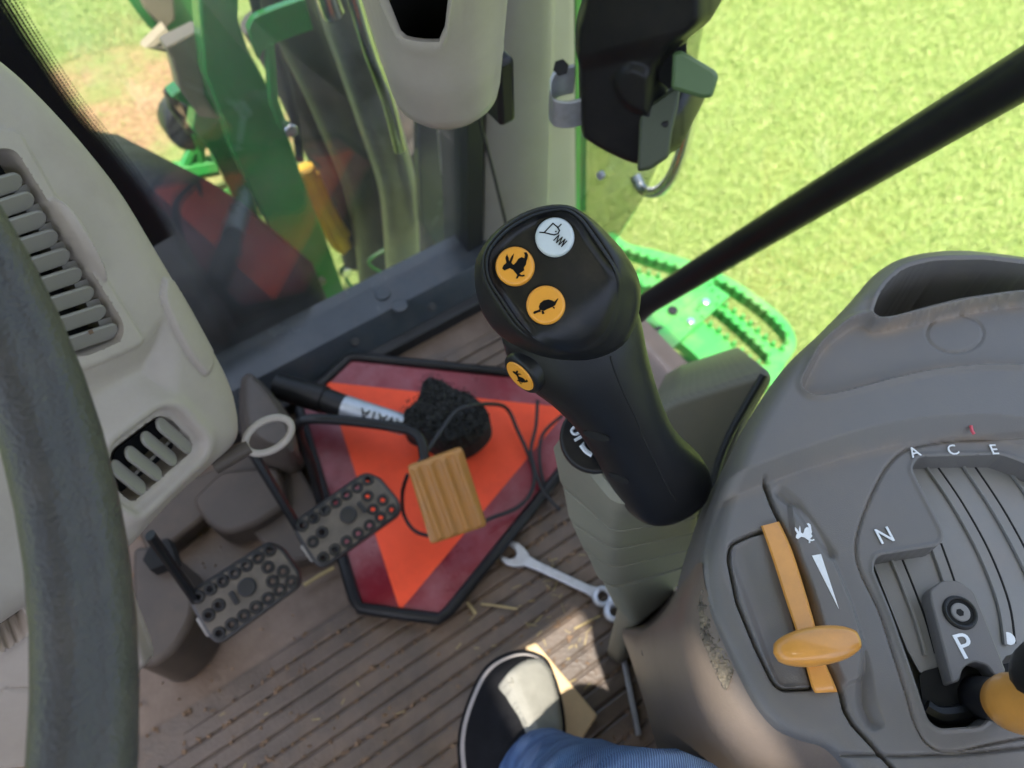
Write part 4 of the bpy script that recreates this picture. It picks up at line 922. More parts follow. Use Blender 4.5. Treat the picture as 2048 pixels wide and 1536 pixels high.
tray = rnd([(1592, 790), (1635, 706), (1690, 662), (1722, 655), (1740, 672), (1830, 653), (1920, 632), (2010, 618), (2120, 612), (2120, 748), (1950, 745), (1850, 755), (1760, 775), (1690, 795), (1640, 806), (1610, 806)], 24)
inner = np.vstack([cr([(1440, 985), (1500, 965), (1600, 928), (1700, 896), (1800, 874), (1880, 866), (1960, 864), (2048, 876), (2120, 892)], 6, False), [(2120, 1600), (1700, 1600)], cr([(1660, 1520), (1560, 1480), (1500, 1420), (1450, 1320), (1415, 1200), (1405, 1100), (1425, 1020)], 6, False)])
seam = np.array([(1527, 962), (1545, 1010), (1560, 1042), (1585, 1100), (1610, 1170), (1634, 1260), (1655, 1330), (1682, 1385), (1690, 1420), (1706, 1448), (1745, 1490), (1790, 1540)], float)
lpan = rnd([(1553, 1056), (1500, 1070), (1462, 1088), (1457, 1118), (1475, 1205), (1512, 1295), (1548, 1368), (1566, 1380), (1627, 1377), (1600, 1280), (1575, 1180)], 10)
pad = cr([(1580, 1010), (1610, 1030), (1650, 1090), (1690, 1180), (1715, 1250), (1728, 1310), (1726, 1350), (1700, 1366), (1685, 1364), (1655, 1290), (1625, 1190), (1590, 1090)], 5)
gl = cr([(2120, 880), (2040, 878), (1960, 879), (1880, 884), (1815, 898), (1778, 928), (1748, 980), (1722, 1045), (1712, 1095), (1722, 1145), (1758, 1220), (1788, 1310), (1815, 1395), (1830, 1445), (1852, 1484), (1885, 1502), (1925, 1500), (2000, 1484), (2120, 1465)], 5, False)
gate = np.vstack([rnd([(1822, 938), (1836, 914), (2000, 910), (2035, 922), (2120, 960), (2120, 1420), (1990, 1425), (1960, 1452), (1878, 1458), (1856, 1442), (1840, 1395), (1815, 1320), (1780, 1222), (1745, 1138), (1752, 1112), (1876, 1092), (1888, 1078), (1884, 1058), (1850, 992)], 12)])
def lin(x, a, b): return np.clip((x - a) / (b - a), 0, 1)
def con_h(P):
    e = -sdf(P, cout); nearL = 1 - sst(P[:, 1], 1150, 1240)
    h = -.022 * (1 - np.sqrt(np.clip(1 - (1 - np.clip(e / 42, 0, 1)) ** 2, 0, 1))) * (.35 + .65 * nearL)
    h += .011 * (1 - lin(-sdf(P, inner), -17, 15))                                     # outer shelf is higher
    h -= .055 * sst(-sdf(P, pocket), .4, 5)
    h += .0016 * np.exp(-((sdf(P, pocket) - 6) / 6) ** 2)
    h -= .0062 * lin(-sdf(P, tray), -5, 6); h += .0017 * np.exp(-((sdf(P, tray) - 7) / 5.5) ** 2)
    q = np.hypot((P[:, 0] - 1902) / 56, (P[:, 1] - 676) / 38); h -= .0009 * np.exp(-((q - 1) * 46 / 2.6) ** 2)
    h -= .005 * np.exp(-(pdist(P, seam) / 3.6) ** 2)
    sl = sdf(P, lpan); h -= .0045 * np.exp(-(sl / 3.0) ** 2)
    h -= .0022 * sst(-sl, 3, 14) * sst(P[:, 0] - .36 * (P[:, 1] - 1080), 1440, 1462) * (1 - sst(P[:, 0] - .36 * (P[:, 1] - 1080), 1470, 1516))
    h += .0026 * lin(-sdf(P, pad), -4, 4)
    td = cr([(1722, 1290), (1740, 1330), (1752, 1400), (1768, 1450), (1740, 1460), (1715, 1420), (1712, 1370)], 5); h -= .0045 * lin(-sdf(P, td), -2, 20)
    h -= .003 * np.exp(-(pdist(P, np.array([(1560, 985), (1590, 1010), (1625, 1060), (1660, 1110)])) / 9) ** 2)
    h -= .0016 * np.exp(-(pdist(P, gl) / 2.8) ** 2)
    h -= .021 * sst(-sdf(P, gate), .3, 4)
    h += .0007 * np.exp(-((sdf(P, gate) - 4) / 4) ** 2)
    h -= .002 * np.exp(-(pdist(P, np.array([(1690, 1508), (1800, 1512), (1920, 1508), (2100, 1490)])) / 4) ** 2)
    return h
def con_dust(P):
    a = np.exp(-((sdf(P, tray) + 6) / 10) ** 2) + .8 * np.exp(-((sdf(P, inner) + 18) / 11) ** 2) * (P[:, 1] < 1010) + .7 * np.exp(-((sdf(P, pocket) - 14) / 12) ** 2) * (P[:, 1] > 620) + .5 * np.exp(-(pdist(P, gl) / 7) ** 2)
    return np.clip(a * .42, 0, 1)
mb = relief(cout, CP, con_h, 3, .09, [(pocket, 0), (gate, 0), (tray, 0), (lpan, 0)], con_dust); cbody = mb.build('console_top', m_console, con, auto=38)
# sliding covers in the gear gate, each with a raised edge
CZr = CZ - .0165
def gpl(z): return (np.array([0, 0, z]), np.array([0, 0, 1.]))
gl_pts = [[(1850, 930), (1905, 1010), (1960, 1110), (1998, 1210), (2010, 1290)], [(1925, 930), (1985, 1020), (2040, 1120), (2090, 1230)], [(2010, 930), (2060, 1000), (2110, 1090)], [(1775, 1100), (1800, 1160), (1830, 1240), (1850, 1310)], [(1862, 1090), (1880, 1140), (1900, 1200), (1930, 1290)]]
for i, g in enumerate(gl_pts):
    c = cr(g, 5, False); mb = MB()
    mb.tube([onz(px, py, CZ - .0128) for px, py in c], .0011, 6); mb.build('cover_ridge', m_console_d, cbody)
    mb = MB(); mb.tube([onz(px + 20, py - 3, CZ - .0138) for px, py in c], .0007, 6); mb.build('cover_seam', m_hole, cbody)
slz = CZ - .0136
mb = MB(); mb.prism([onz(px, py, slz) for px, py in [(1800, 900), (2125, 900), (2125, 1285), (2060, 1297), (2012, 1312), (1990, 1345), (1840, 1345), (1815, 1300), (1740, 1110), (1800, 1050)]], -zz * .001); mb.build('slide_cover', m_console_d, cbody, smooth=False)
mb = MB(); mb.prism([onz(px, py, slz + .0006) for px, py in rnd([(1838, 1345), (1890, 1330), (2000, 1330), (2120, 1300), (2120, 1440), (1985, 1442), (1960, 1465), (1870, 1465), (1850, 1445)], 14)], -zz * .001); mb.build('lever_opening', m_hole, cbody, smooth=False)
mb = MB(); mb.tube([onz(px, py, CZ - .012) for px, py in cr([(1850, 1415), (1880, 1430), (1930, 1425), (1975, 1408)], 4, False)], .004, 8); mb.build('rubber_lip', m_grip, cbody)
pp = rnd([(1862, 1200), (1860, 1180), (1885, 1160), (1918, 1161), (1948, 1182), (1962, 1215), (2000, 1310), (2014, 1345), (1990, 1352), (1975, 1330), (1948, 1322), (1926, 1336), (1920, 1362), (1906, 1366), (1896, 1330), (1878, 1260)], 9)
mb = MB(); mb.prism([onz(px, py, CZ - .002) for px, py in pp], -zz * .010); park = mb.build('park_plate', m_console, cbody, bevel=.0012)
pz = CZ - .002
mb = MB(); mb.tube([onz(1920, 1225, pz + .0003) + .0072 * np.array([math.cos(a), math.sin(a), 0]) for a in np.linspace(0, 2 * math.pi, 28, endpoint=False)], .0011, 8, True); mb.build('screw_rim', m_black, park)
mb = MB(); mb.disc(onz(1920, 1225, pz + .0002), zz, .0068, .0003, 28); mb.build('screw_recess', m_hole, park)
mb = MB(); mb.disc(onz(1920, 1225, pz + .0004), zz, .0045, .0012, 24, .0005); mb.build('screw_head', m_console_d, park)
mb = MB(); mb.disc(onz(1920, 1225, pz + .0016), zz, .0019, .0002, 6); mb.build('screw_socket', m_hole, park)
def flat_dirs(px, py, ang, z=CZ):      # letter directions on the deck; ang turns the baseline in the photo
    p = onz(px, py, z); a = math.radians(ang); q = onz(px + 10 * math.cos(a), py + 10 * math.sin(a), z); x = unit(q - p); return p, x, np.cross([0, 0, 1.], x)
def letter(s, px, py, ang, size, z, parent, m=m_white):
    p, x, y = flat_dirs(px, py, ang, z); return text3('letter_' + s.lower(), s, p, x, y, size, m, parent, .0003)
letter('P', 1930, 1294, -15, .0165, pz + .0003, park)
letter('N', 1770, 1072, -14, .0115, CZ + .0008, cbody)
for s, px, py in (('A', 1829, 905), ('C', 1906, 901), ('E', 1988, 900)): letter(s, px, py, -16 if s != 'E' else -2, .0085, CZ + .0009, cbody)
mb = MB(); mb.disc(onz(2017, 1277, slz + .0004), zz, .0031, .0003, 24); mb.build('white_dot', m_white, cbody)
mb = MB(); mb.prism([onz(px, py, CZ + .0029) for px, py in [(1624, 1111), (1642, 1108), (1678, 1218)]], -zz * .0003); mb.build('speed_wedge', m_white, cbody, smooth=False)
mb = MB(); mb.tube([onz(px, py, CZ + .0058) for px, py in [(1942, 852), (1944, 862), (1948, 868)]], .0009, 6); mb.build('pen_mark', m_redpen, cbody)
# icons
RABBIT = [(-46, 8), (-40, -4), (-30, -12), (-34, -30), (-28, -44), (-22, -30), (-20, -16), (-12, -34), (-2, -46), (-6, -28), (-12, -12), (-4, -4), (6, -14), (14, -26), (26, -32), (36, -28), (38, -40), (34, -48), (44, -50), (50, -40), (48, -28), (44, -16), (42, -4), (34, 6), (36, 16), (28, 22), (18, 28), (26, 34), (36, 32), (38, 38), (28, 40), (16, 38), (12, 46), (4, 46), (10, 34), (2, 24), (-6, 14), (-18, 8), (-28, 12), (-38, 16)]
HARE_HOLE = None
TORT_SHELL = [(-26, 22), (-30, 8), (-24, -8), (-8, -20), (12, -24), (30, -20), (40, -14), (54, -28), (58, -28), (48, -8), (44, 2), (30, 10), (10, 18), (-6, 26)]
TORT_HEAD = [(-24, 18), (-36, 24), (-50, 28), (-56, 36), (-48, 40), (-36, 34), (-20, 30)]
TORT_F1 = [(-10, 24), (-4, 38), (-14, 42), (-18, 28)]
TORT_F2 = [(32, 8), (42, 10), (40, 20), (34, 14)]
def icon(shapes, pos, xd, yd, s, m, parent, name, th=.0003):
    x, y = unit(xd), unit(yd); n0 = np.cross(x, y); mb = MB()
    for sh in shapes: mb.prism([pos + x * a * s - y * b * s + n0 * th for a, b in sh], -n0 * th)
    return mb.build(name, m, parent, smooth=False)
p, x, y = flat_dirs(1608, 1069, -12, CZ + .0028); icon([RABBIT], p, x, y, .000105, m_white, cbody, 'rabbit_mark')

# beige lower skirt of the console
rim = cr([(1404, 1125), (1410, 1170), (1425, 1210), (1445, 1262), (1479, 1335), (1507, 1389), (1530, 1423), (1564, 1457), (1610, 1478), (1660, 1494), (1700, 1530), (1740, 1590)], 4, False)
r1 = cr([(1392, 1128), (1384, 1180), (1388, 1240), (1402, 1310), (1426, 1378), (1456, 1432), (1490, 1468), (1530, 1498), (1580, 1520), (1640, 1540), (1690, 1570), (1740, 1630)], 4, False)
r2 = cr([(1376, 1150), (1355, 1190), (1352, 1250), (1365, 1320), (1390, 1400), (1420, 1460), (1460, 1510), (1500, 1545), (1560, 1575), (1620, 1600), (1680, 1630), (1740, 1680)], 4, False)
r3 = cr([(1352, 1180), (1320, 1235), (1275, 1275), (1284, 1330), (1308, 1420), (1336, 1490), (1360, 1540), (1420, 1590), (1480, 1620), (1560, 1650), (1640, 1680), (1740, 1720)], 4, False)
r4 = cr([(1340, 1190), (1280, 1248), (1245, 1262), (1262, 1320), (1290, 1410), (1313, 1490), (1340, 1550), (1400, 1600), (1470, 1640), (1560, 1670), (1640, 1700), (1740, 1740)], 4, False)
rr = [[onz(*p, CZ - .006) for p in rim], [onz(*p, CZ - .016) for p in r1], [onz(*p, CZ - .055) for p in r2], [onz(*p, .33) for p in r3], [onz(*p, .27) for p in r4], [onz(p[0] + 10, p[1] - 4, .012) for p in r4]]
mb = MB(); mb.loft([[r[i] for r in rr] for i in range(len(rim))], False, False, closed=False); skirt = mb.build('console_skirt', m_trim, con, auto=60)
# strip with rough tan speckle on the rolled edge, glossy black corner, clip
m_slot = mat('speckled_coat', (.10, .085, .065), .8, var=.5, vs=70, bump=1, bs=200, dirt=((.42, .34, .22), .9, 60))
sl = rnd([(1410, 1165), (1420, 1200), (1440, 1280), (1468, 1342), (1452, 1384), (1425, 1330), (1402, 1270), (1396, 1205)], 8)
slp = plane3(onz(1410, 1170, CZ - .008), onz(1470, 1345, CZ - .008), onz(1396, 1230, CZ - .0125))
rs2 = np.random.default_rng(5)
mb = relief(sl, slp, lambda P: rs2.normal(0, .0005, len(P)) + .0006, 4, .004); mb.build('speckled_strip', m_slot, skirt, auto=30)
mb = MB(); q = onz(1362, 1228, .485); mb.box(q, (.005, .0028, .012), [unit([.4, .5, 0]), unit([-.5, .4, 0]), (0, 0, 1.)]); mb.build('black_clip', m_black, skirt, bevel=.001)
mb = MB(); q = [at(px, py, t_) for px, py, t_ in ((1290, 1305, .60), (1330, 1300, .585), (1370, 1280, .57), (1380, 1245, .56))]; mb.tube(cr(q, 4, False), .004, 8); mb.build('moulded_ledge', m_trim, skirt)

# throttle lever
thr = thing('hand_throttle', 'orange hand throttle slider with lens-shaped knob on the console', 'throttle', onz(1620, 1250, CZ))
lft = cr([(1522, 1052), (1545, 1118), (1570, 1196), (1594, 1268), (1610, 1325), (1622, 1370), (1630, 1386)], 5, False); rgt = cr([(1558, 1043), (1582, 1095), (1606, 1168), (1630, 1250), (1648, 1318), (1668, 1365), (1675, 1384)], 5, False)
mb = MB(); hz_ = lambda i: CZ + .0015 + .004 * math.sin(math.pi * i / (len(lft) - 1))
mb.loft([[onz(*lft[i], CZ - .008), onz(*lft[i], hz_(i)), onz(*(lft[i] * .9 + rgt[i] * .1), hz_(i) + .0012), onz(*(lft[i] * .1 + rgt[i] * .9), hz_(i) + .0012), onz(*rgt[i], hz_(i)), onz(*rgt[i], CZ - .008)] for i in range(len(lft))]); mb.build('slider_strip', m_lever, thr, auto=35)
kc = onz(1634, 1292, CZ + .026); ku = unit(onz(1722, 1275, CZ + .026) - onz(1549, 1303, CZ + .026)); kv = np.cross([0, 0, 1.], ku)
mb = MB(); rings = []
HL = np.linalg.norm(onz(1722, 1275, CZ + .026) - onz(1549, 1303, CZ + .026)) / 2
for q in np.linspace(-1, 1, 25):
    pr_ = (1 - abs(q) ** 2.3) ** .62 if abs(q) < 1 else 0; ry, rz = .0082 * (.22 + .78 * pr_) * (1 if abs(q) < .999 else .2),   .0065 * (.35 + .65 * pr_) * (1 if abs(q) < .999 else .2)
    rings.append([kc + ku * HL * q + kv * ry * math.copysign(abs(math.cos(b)) ** .8, math.cos(b)) + zz * (rz * math.copysign(abs(math.sin(b)) ** .8, math.sin(b))) for b in np.linspace(0, 2 * math.pi, 24, endpoint=False)])
mb.loft(rings); mb.build('knob', m_lever, thr, auto=80)
mb = MB(); b0, b1 = onz(1618, 1300, CZ + .004), kc - zz * .003; mb.loft([[b0 + ku * .009 * math.cos(b) + kv * .008 * math.sin(b) for b in np.linspace(0, 6.283, 16, endpoint=False)], [b1 + ku * .008 * math.cos(b) + kv * .005 * math.sin(b) for b in np.linspace(0, 6.283, 16, endpoint=False)]]); mb.build('knob_stem', m_lever, thr)

# gear lever
gv = thing('gear_lever', 'black gear lever with orange knob base at the right edge', 'gear lever', onz(1930, 1380, CZ - .02))
g0, g1 = onz(1935, 1395, CZ - .03), onz(2050, 1405, CZ + .035); ga = unit(g1 - g0)
mb = MB(); mb.tube([g0, g0 * .4 + g1 * .6, g1], [.0112, .0092, .005], 20); mb.build('shaft', m_black, gv)
k0, k1 = onz(1998, 1400, CZ + .010), onz(2100, 1415, CZ + .045); kd = unit(k1 - k0)
mb = MB(); mb.tube([k0 + kd * q for q in (0, .0012, .003, .0045, .005, .007, .0075, .0095, .010, .014, .020, .030, .040)], [.006, .0082, .0097, .0102, .0106, .0110, .0114, .0117, .0121, .0124, .0127, .0122, .011], 32); mb.build('knob_collar', m_lever, gv)
kq = onz(2114, 1356, CZ + .045); mb = MB(); mb.tube([kq + kd * q for q in (-.012, -.008, 0, .012, .028, .04)], [.010, .0145, .0175, .0185, .017, .008], 28); mb.build('knob_cap', m_black, gv)

# dark panel between joystick and console
sdp = thing('console_front_panel', 'dark olive panel between joystick boot and side console', 'panel', onz(1430, 900, 0))
spl = plane3(onz(1340, 830, .40), onz(1520, 760, .43), onz(1400, 1050, .35))
spo = rnd([(1290, 830), (1345, 798), (1440, 768), (1535, 738), (1545, 760), (1500, 840), (1470, 920), (1450, 1000), (1430, 1100), (1395, 1165), (1330, 1165), (1260, 1060)], 10)
mb = relief(spo, spl, lambda P: -.006 * (1 - sst(-sdf(P, spo), 0, 14)) - .0012 * np.exp(-(pdist(P, np.array([(1392, 1000), (1425, 1006)])) / 3) ** 2), 5, .40); mb.build('panel_shell', m_olive_d, sdp, auto=60)
mb = MB(); mb.tube([onpl(px, py, (spl[0] + spl[1] * .006, spl[1])) for px, py in cr([(1528, 750), (1490, 815), (1460, 870), (1438, 925), (1424, 985), (1420, 1050), (1400, 1090), (1388, 1140)], 4, False)], .0032, 8); mb.build('gap_shade_line', m_seal, sdp)  # black strip drawn in for the dark gap beside the console

# ================================================================== joystick
js = thing('joystick', 'black joystick grip with orange rabbit and turtle buttons', 'joystick', onz(1270, 1200, .2))
# rubber boot: folded gaiter, square with rounded corners
def quad_ring(q, z, r=14):
    P = rnd(q, r, 4); return [onz(px, py, z) for px, py in P]
def lerpq(t):
    keys = [(0, .495, [(1098, 892), (1226, 1030), (1404, 1008), (1345, 860)]), (.5, .415, [(1134, 1045), (1226, 1102), (1398, 1066), (1330, 950)]), (1, .35, [(1190, 1158), (1230, 1176), (1392, 1128), (1330, 1050)])]
    for (t0, z0, q0), (t1, z1, q1) in zip(keys, keys[1:]):
        if t <= t1 + 1e-9:
            k_ = (t - t0) / (t1 - t0); return z0 + (z1 - z0) * k_, np.array(q0) * (1 - k_) + np.array(q1) * k_
rings = [quad_ring(np.array(q, float), z, 30) for z, q in ((.528, [(1135, 862), (1235, 990), (1380, 970), (1325, 835)]), (.524, [(1112, 866), (1230, 1012), (1394, 990), (1335, 842)]))]
NF = 4
for i in range(NF):
    for f_, s_ in ((0, 1.0), (.55, 1.012), (.8, 1.02), (.93, 1.0), (.985, .958)):
        z, q = lerpq((i + f_) / NF); c_ = q.mean(0); rings.append(quad_ring(c_ + (q - c_) * s_, z, 22))
mb = MB(); mb.loft(rings); boot = mb.build('boot', m_olive, js, auto=32)
q0 = np.array([(1196, 1160), (1236, 1178), (1388, 1130), (1330, 1075)], float); q1 = np.array([(1222, 1206), (1268, 1248), (1350, 1188), (1320, 1120)], float); q2 = np.array([(1228, 1214), (1270, 1252), (1340, 1196), (1315, 1140)], float)
mb = MB(); mb.loft([quad_ring(q0, .352, 18), quad_ring(q1, .315, 18), quad_ring(q2, .305, 18), [p * [1, 1, 0] + [0.03, .01, .012] for p in quad_ring(q2, .305, 18)]]); mb.build('boot_base', m_olive, js, auto=50)
# dial with white symbol on the boot collar
dc = onz(1190, 878, .531); mb = MB(); mb.disc(dc, (-.15, -.25, 1), .0215, .006, 40, .0015); dial = mb.build('symbol_disc', m_black, js)
dn = unit([-.15, -.25, 1]); dx = unit(np.cross([0, 1., 0], dn)); dyv = np.cross(dn, dx); top = dc + dn * .0063
def on_disc(px, py): return onpl(px, py, (top, dn))
for pts, r_ in ((cr([(1145, 858), (1152, 852), (1160, 856), (1157, 866), (1148, 868), (1143, 862)], 4), .0009), ([(1149, 881), (1166, 871)], .0010), (cr([(1163, 890), (1172, 902), (1184, 910)], 4, False), .0016)):
    mb = MB(); mb.tube([on_disc(*p) for p in pts], r_, 6, len(pts) > 20); mb.build('white_symbol', m_white, dial)
mb = MB(); mb.prism([on_disc(*p) for p in ((1158, 893), (1168, 883), (1170, 896))], -dn * .0004); mb.build('white_arrow', m_white, dial, smooth=False)

# grip: loft along its leaning axis
HT = .335
def gp(px, py, t): return at(px, py, t)
ax0, ax1 = at(1140, 620, .382), at(1330, 975, .462); axg = unit(ax1 - ax0); Lg = np.linalg.norm(ax1 - ax0)
vdir = unit(rdir(1230, 800)); gu = unit(np.cross(axg, vdir)); gw = np.cross(gu, axg)      # gu: across in the picture; gw: towards the viewer
if proj(ax0 + gu * .01)[0] < proj(ax0)[0]: gu = -gu
if gw @ vdir > 0: gw = -gw
stat = [(-.05, -146, 118, .026), (.08, -160, 122, .029), (.17, -150, 112, .031), (.28, -124, 96, .031), (.42, -104, 82, .030), (.55, -97, 73, .028), (.66, -95, 69, .0268), (.76, -95, 71, .0262), (.85, -94, 80, .0262), (.92, -92, 90, .0265), (.99, -88, 94, .0265), (1.045, -80, 88, .0255), (1.085, -62, 72, .021), (1.105, -36, 42, .013)]
NS = 56; rings = []; SM = []
zs = [s_[0] for s_ in stat]
fine = np.linspace(zs[0], zs[-1], 46)
for s_ in fine:
    lo_, hi_, dp = [float(np.interp(s_, zs, [q[k] for q in stat])) for k in (1, 2, 3)]
    c_ = ax0 + axg * Lg * s_; sc_ = proj(c_)[2] / FPX; mid_ = (lo_ + hi_) / 2 * sc_; hw = (hi_ - lo_) / 2 * sc_
    ring = []
    for b in np.linspace(0, 2 * math.pi, NS, endpoint=False):
        cb_, sb_ = math.cos(b), math.sin(b); e_ = .88
        ring.append(c_ + gu * (mid_ + hw * math.copysign(abs(cb_) ** e_, cb_)) + gw * dp * math.copysign(abs(sb_) ** e_, sb_))
    rings.append(ring); SM.append((c_, mid_, hw, dp))
# smooth along the axis
R_ = np.array(rings); 
for _ in range(2): R_[1:-1] = .25 * R_[:-2] + .5 * R_[1:-1] + .25 * R_[2:]
# parting line: fine groove on the side towards the viewer; soft waist crease
for i, s_ in enumerate(fine):
    pass
mb = MB(); mb.loft([list(r) for r in R_]); grip = mb.build('grip', m_grip, js, auto=80)
# parting line as an inlaid hairline strip that follows the surface
def grip_pt(s_, b, off=0.):
    i = min(max((s_ - fine[0]) / (fine[1] - fine[0]), 0), len(fine) - 1.001); k_ = int(i); f_ = i - k_; r_ = R_[k_] * (1 - f_) + R_[k_ + 1] * f_
    j = (b / (2 * math.pi) * NS) % NS; j0 = int(j); fj = j - j0; p = r_[j0] * (1 - fj) + r_[(j0 + 1) % NS] * fj; c_ = ax0 + axg * Lg * s_
    return p + unit(p - c_) * off
_S = np.linspace(.08, 1.1, 160); _B = np.linspace(0, 2 * math.pi, 200, endpoint=False)
_G = np.array([[grip_pt(u, v) for v in _B] for u in _S]); _cc = (_G - C) @ M; _px = np.stack([1024 + FPX * _cc[..., 0] / _cc[..., 2], 768 - FPX * _cc[..., 1] / _cc[..., 2]], -1)
_front = ((_G - (ax0 + axg * Lg * _S[:, None, None])) @ gw) > 0
def to_grip(px, py):        # surface parameters nearest to a traced pixel
    d_ = np.hypot(_px[..., 0] - px, _px[..., 1] - py) + np.where(_front, 0, 1e6); i, j = np.unravel_index(d_.argmin(), d_.shape); return d_[i, j], _B[j], _S[i]
line = [to_grip(px, py) for px, py in ((1221, 712), (1232, 745), (1250, 790), (1270, 835), (1290, 880), (1312, 925), (1332, 968), (1350, 1002))]
print('line', [(round(a, 1), round(c, 2)) for a, b, c in line])
mb = MB(); mb.tube(cr([grip_pt(c, b, -.00005) for a, b, c in line], 5, False), .0006, 6); mb.build('parting_line', m_hole, grip)
for px, py, w_ in ((1192, 872, .0075), (1238, 957, .0062)):
    a, b, s_ = to_grip(px, py); p = grip_pt(s_, b); n0 = unit(p - (ax0 + axg * Lg * s_)); mb = MB(); mb.disc(p - n0 * .0002, n0, w_, .0006, 24, .0002, ax=axg * .35 + gu, ry=.003); mb.build('screw_pocket', m_hole, grip)

# head: stacked outlines parallel to the button face
hc = at(1110, 565, HT); hn = unit(unit(C - hc) + .10 * unit(cy) - .05 * unit(cx)); 
def hpl(d): return (hc - hn * d, hn)
cpx = np.array([1105., 575.])
def star(poly, n=72):
    P = cr(poly, 8); d_ = P - cpx; a = np.arctan2(d_[:, 1], d_[:, 0]); r_ = np.hypot(d_[:, 0], d_[:, 1]); o_ = np.argsort(a); a, r_ = a[o_], r_[o_]
    aa = np.linspace(-math.pi, math.pi, n, endpoint=False); rr_ = np.interp(aa, np.r_[a - 2 * math.pi, a, a + 2 * math.pi], np.r_[r_, r_, r_]); return np.stack([cpx[0] + rr_ * np.cos(aa), cpx[1] + rr_ * np.sin(aa)], 1)
def z6(p): return (900 + p[0] / 3.413, 380 + p[1] / 3.413)
face_i = star([z6(p) for p in ((300, 520), (330, 420), (430, 310), (560, 225), (680, 180), (780, 175), (860, 235), (930, 340), (1010, 450), (1075, 550), (1105, 660), (1085, 800), (1010, 960), (880, 1050), (740, 1045), (620, 985), (520, 890), (400, 730), (320, 610))])
rim_i = star([z6(p) for p in ((268, 500), (298, 400), (410, 285), (550, 200), (680, 155), (795, 150), (885, 215), (955, 320), (1040, 440), (1110, 545), (1140, 660), (1120, 820), (1040, 990), (890, 1085), (730, 1080), (590, 1010), (480, 900), (370, 740), (285, 610))])
rim_o = star([z6(p) for p in ((222, 490), (250, 390), (365, 255), (520, 160), (670, 118), (805, 112), (920, 180), (1010, 290), (1095, 420), (1165, 540), (1190, 670), (1170, 850), (1080, 1030), (910, 1120), (710, 1110), (560, 1040), (440, 930), (320, 760), (240, 620))])
sil1 = star([z6(p) for p in ((190, 520), (215, 410), (320, 275), (480, 165), (650, 108), (810, 104), (940, 175), (1070, 290), (1190, 440), (1260, 590), (1275, 720), (1250, 870), (1150, 1050), (950, 1140), (700, 1130), (520, 1060), (370, 940), (260, 790), (200, 640))])
sil2 = star([z6(p) for p in ((168, 570), (185, 460), (280, 310), (450, 180), (640, 108), (810, 106), (950, 195), (1090, 310), (1215, 460), (1290, 610), (1302, 740), (1275, 890), (1180, 1060), (970, 1155), (700, 1150), (500, 1085), (340, 980), (235, 840), (178, 690))])
sil3 = star([z6(p) for p in ((175, 640), (190, 520), (280, 360), (450, 230), (640, 150), (810, 140), (950, 225), (1090, 340), (1215, 480), (1285, 620), (1300, 760), (1270, 900), (1185, 1040), (1050, 1130), (900, 1168), (700, 1152), (500, 1090), (345, 998), (245, 880), (190, 750))])
sil4 = star([z6(p) for p in ((220, 700), (240, 560), (320, 420), (470, 310), (650, 230), (810, 220), (950, 290), (1080, 400), (1190, 530), (1250, 650), (1270, 770), (1245, 900), (1165, 1030), (1040, 1115), (900, 1150), (710, 1135), (520, 1075), (370, 990), (275, 890), (225, 790))])
lower = 1 / (1 + np.exp(-((np.arange(72)) * 0)))
def ringp(poly, d): return [onpl(px, py, hpl(d)) for px, py in poly]
def ringd(poly, ds): return [onpl(px, py, hpl(dd)) for (px, py), dd in zip(poly, ds)]
# the face falls away towards the thumb side (lower right of the photo)
def fall(poly, k=1.): 
    v = ((poly - cpx) @ np.array([.62, .78])); return np.clip((v - 50) / 100, 0, 1) ** 1.6 * .010 * k
def lvf(q): return np.clip(((q - cpx) @ np.array([.62, .78]) / np.maximum(np.hypot(*(q - cpx).T), 1) - .25) / .45, 0, 1)
lv = lvf(face_i)
def rg(q, up, down): return ringd(q, up * (1 - lv) + down * lv)
mb = MB(); cpt = [cpx + (face_i - cpx) * q for q in (.02, .25, .5, .75, .92)]
mb.loft([ringd(q, .0026 + fall(q)) for q in cpt] + [rg(face_i, .0026 + fall(face_i), .0028 + fall(face_i) * 1.05), rg(rim_i, .0004, .0040 + fall(rim_i) * 1.1)], True, False)
mb.build('button_panel', m_panel, js, auto=60)
mb = MB(); mid_r = rim_i * .5 + rim_o * .5
mb.loft([rg(rim_i, .0006, .0041 + fall(rim_i) * 1.1), rg(rim_i * .8 + rim_o * .2, -.0012, .0046 + fall(rim_i) * 1.1), rg(mid_r, -.0010, .0056 + fall(mid_r)), rg(rim_i * .38 + rim_o * .62, .0010, .0062 + fall(mid_r)), rg(rim_i * .3 + rim_o * .7, .0008, .0066 + fall(mid_r)), rg(rim_o, .0012, .0085 + fall(rim_o)), rg(sil1 * .5 + rim_o * .5, .0045, .0115 + fall(rim_o)), rg(sil1, .010, .016 + fall(rim_o) * .9), rg(sil2, .021, .025 + fall(rim_o) * .5), ringp(sil3, .035), ringp(cpx + (sil3 - cpx) * .985, .0365), ringp(sil4, .043), ringp(cpx + 20 + (sil4 - cpx - 20) * .5, .05)], False, True)
head = mb.build('head_cap', m_grip, js, auto=70)

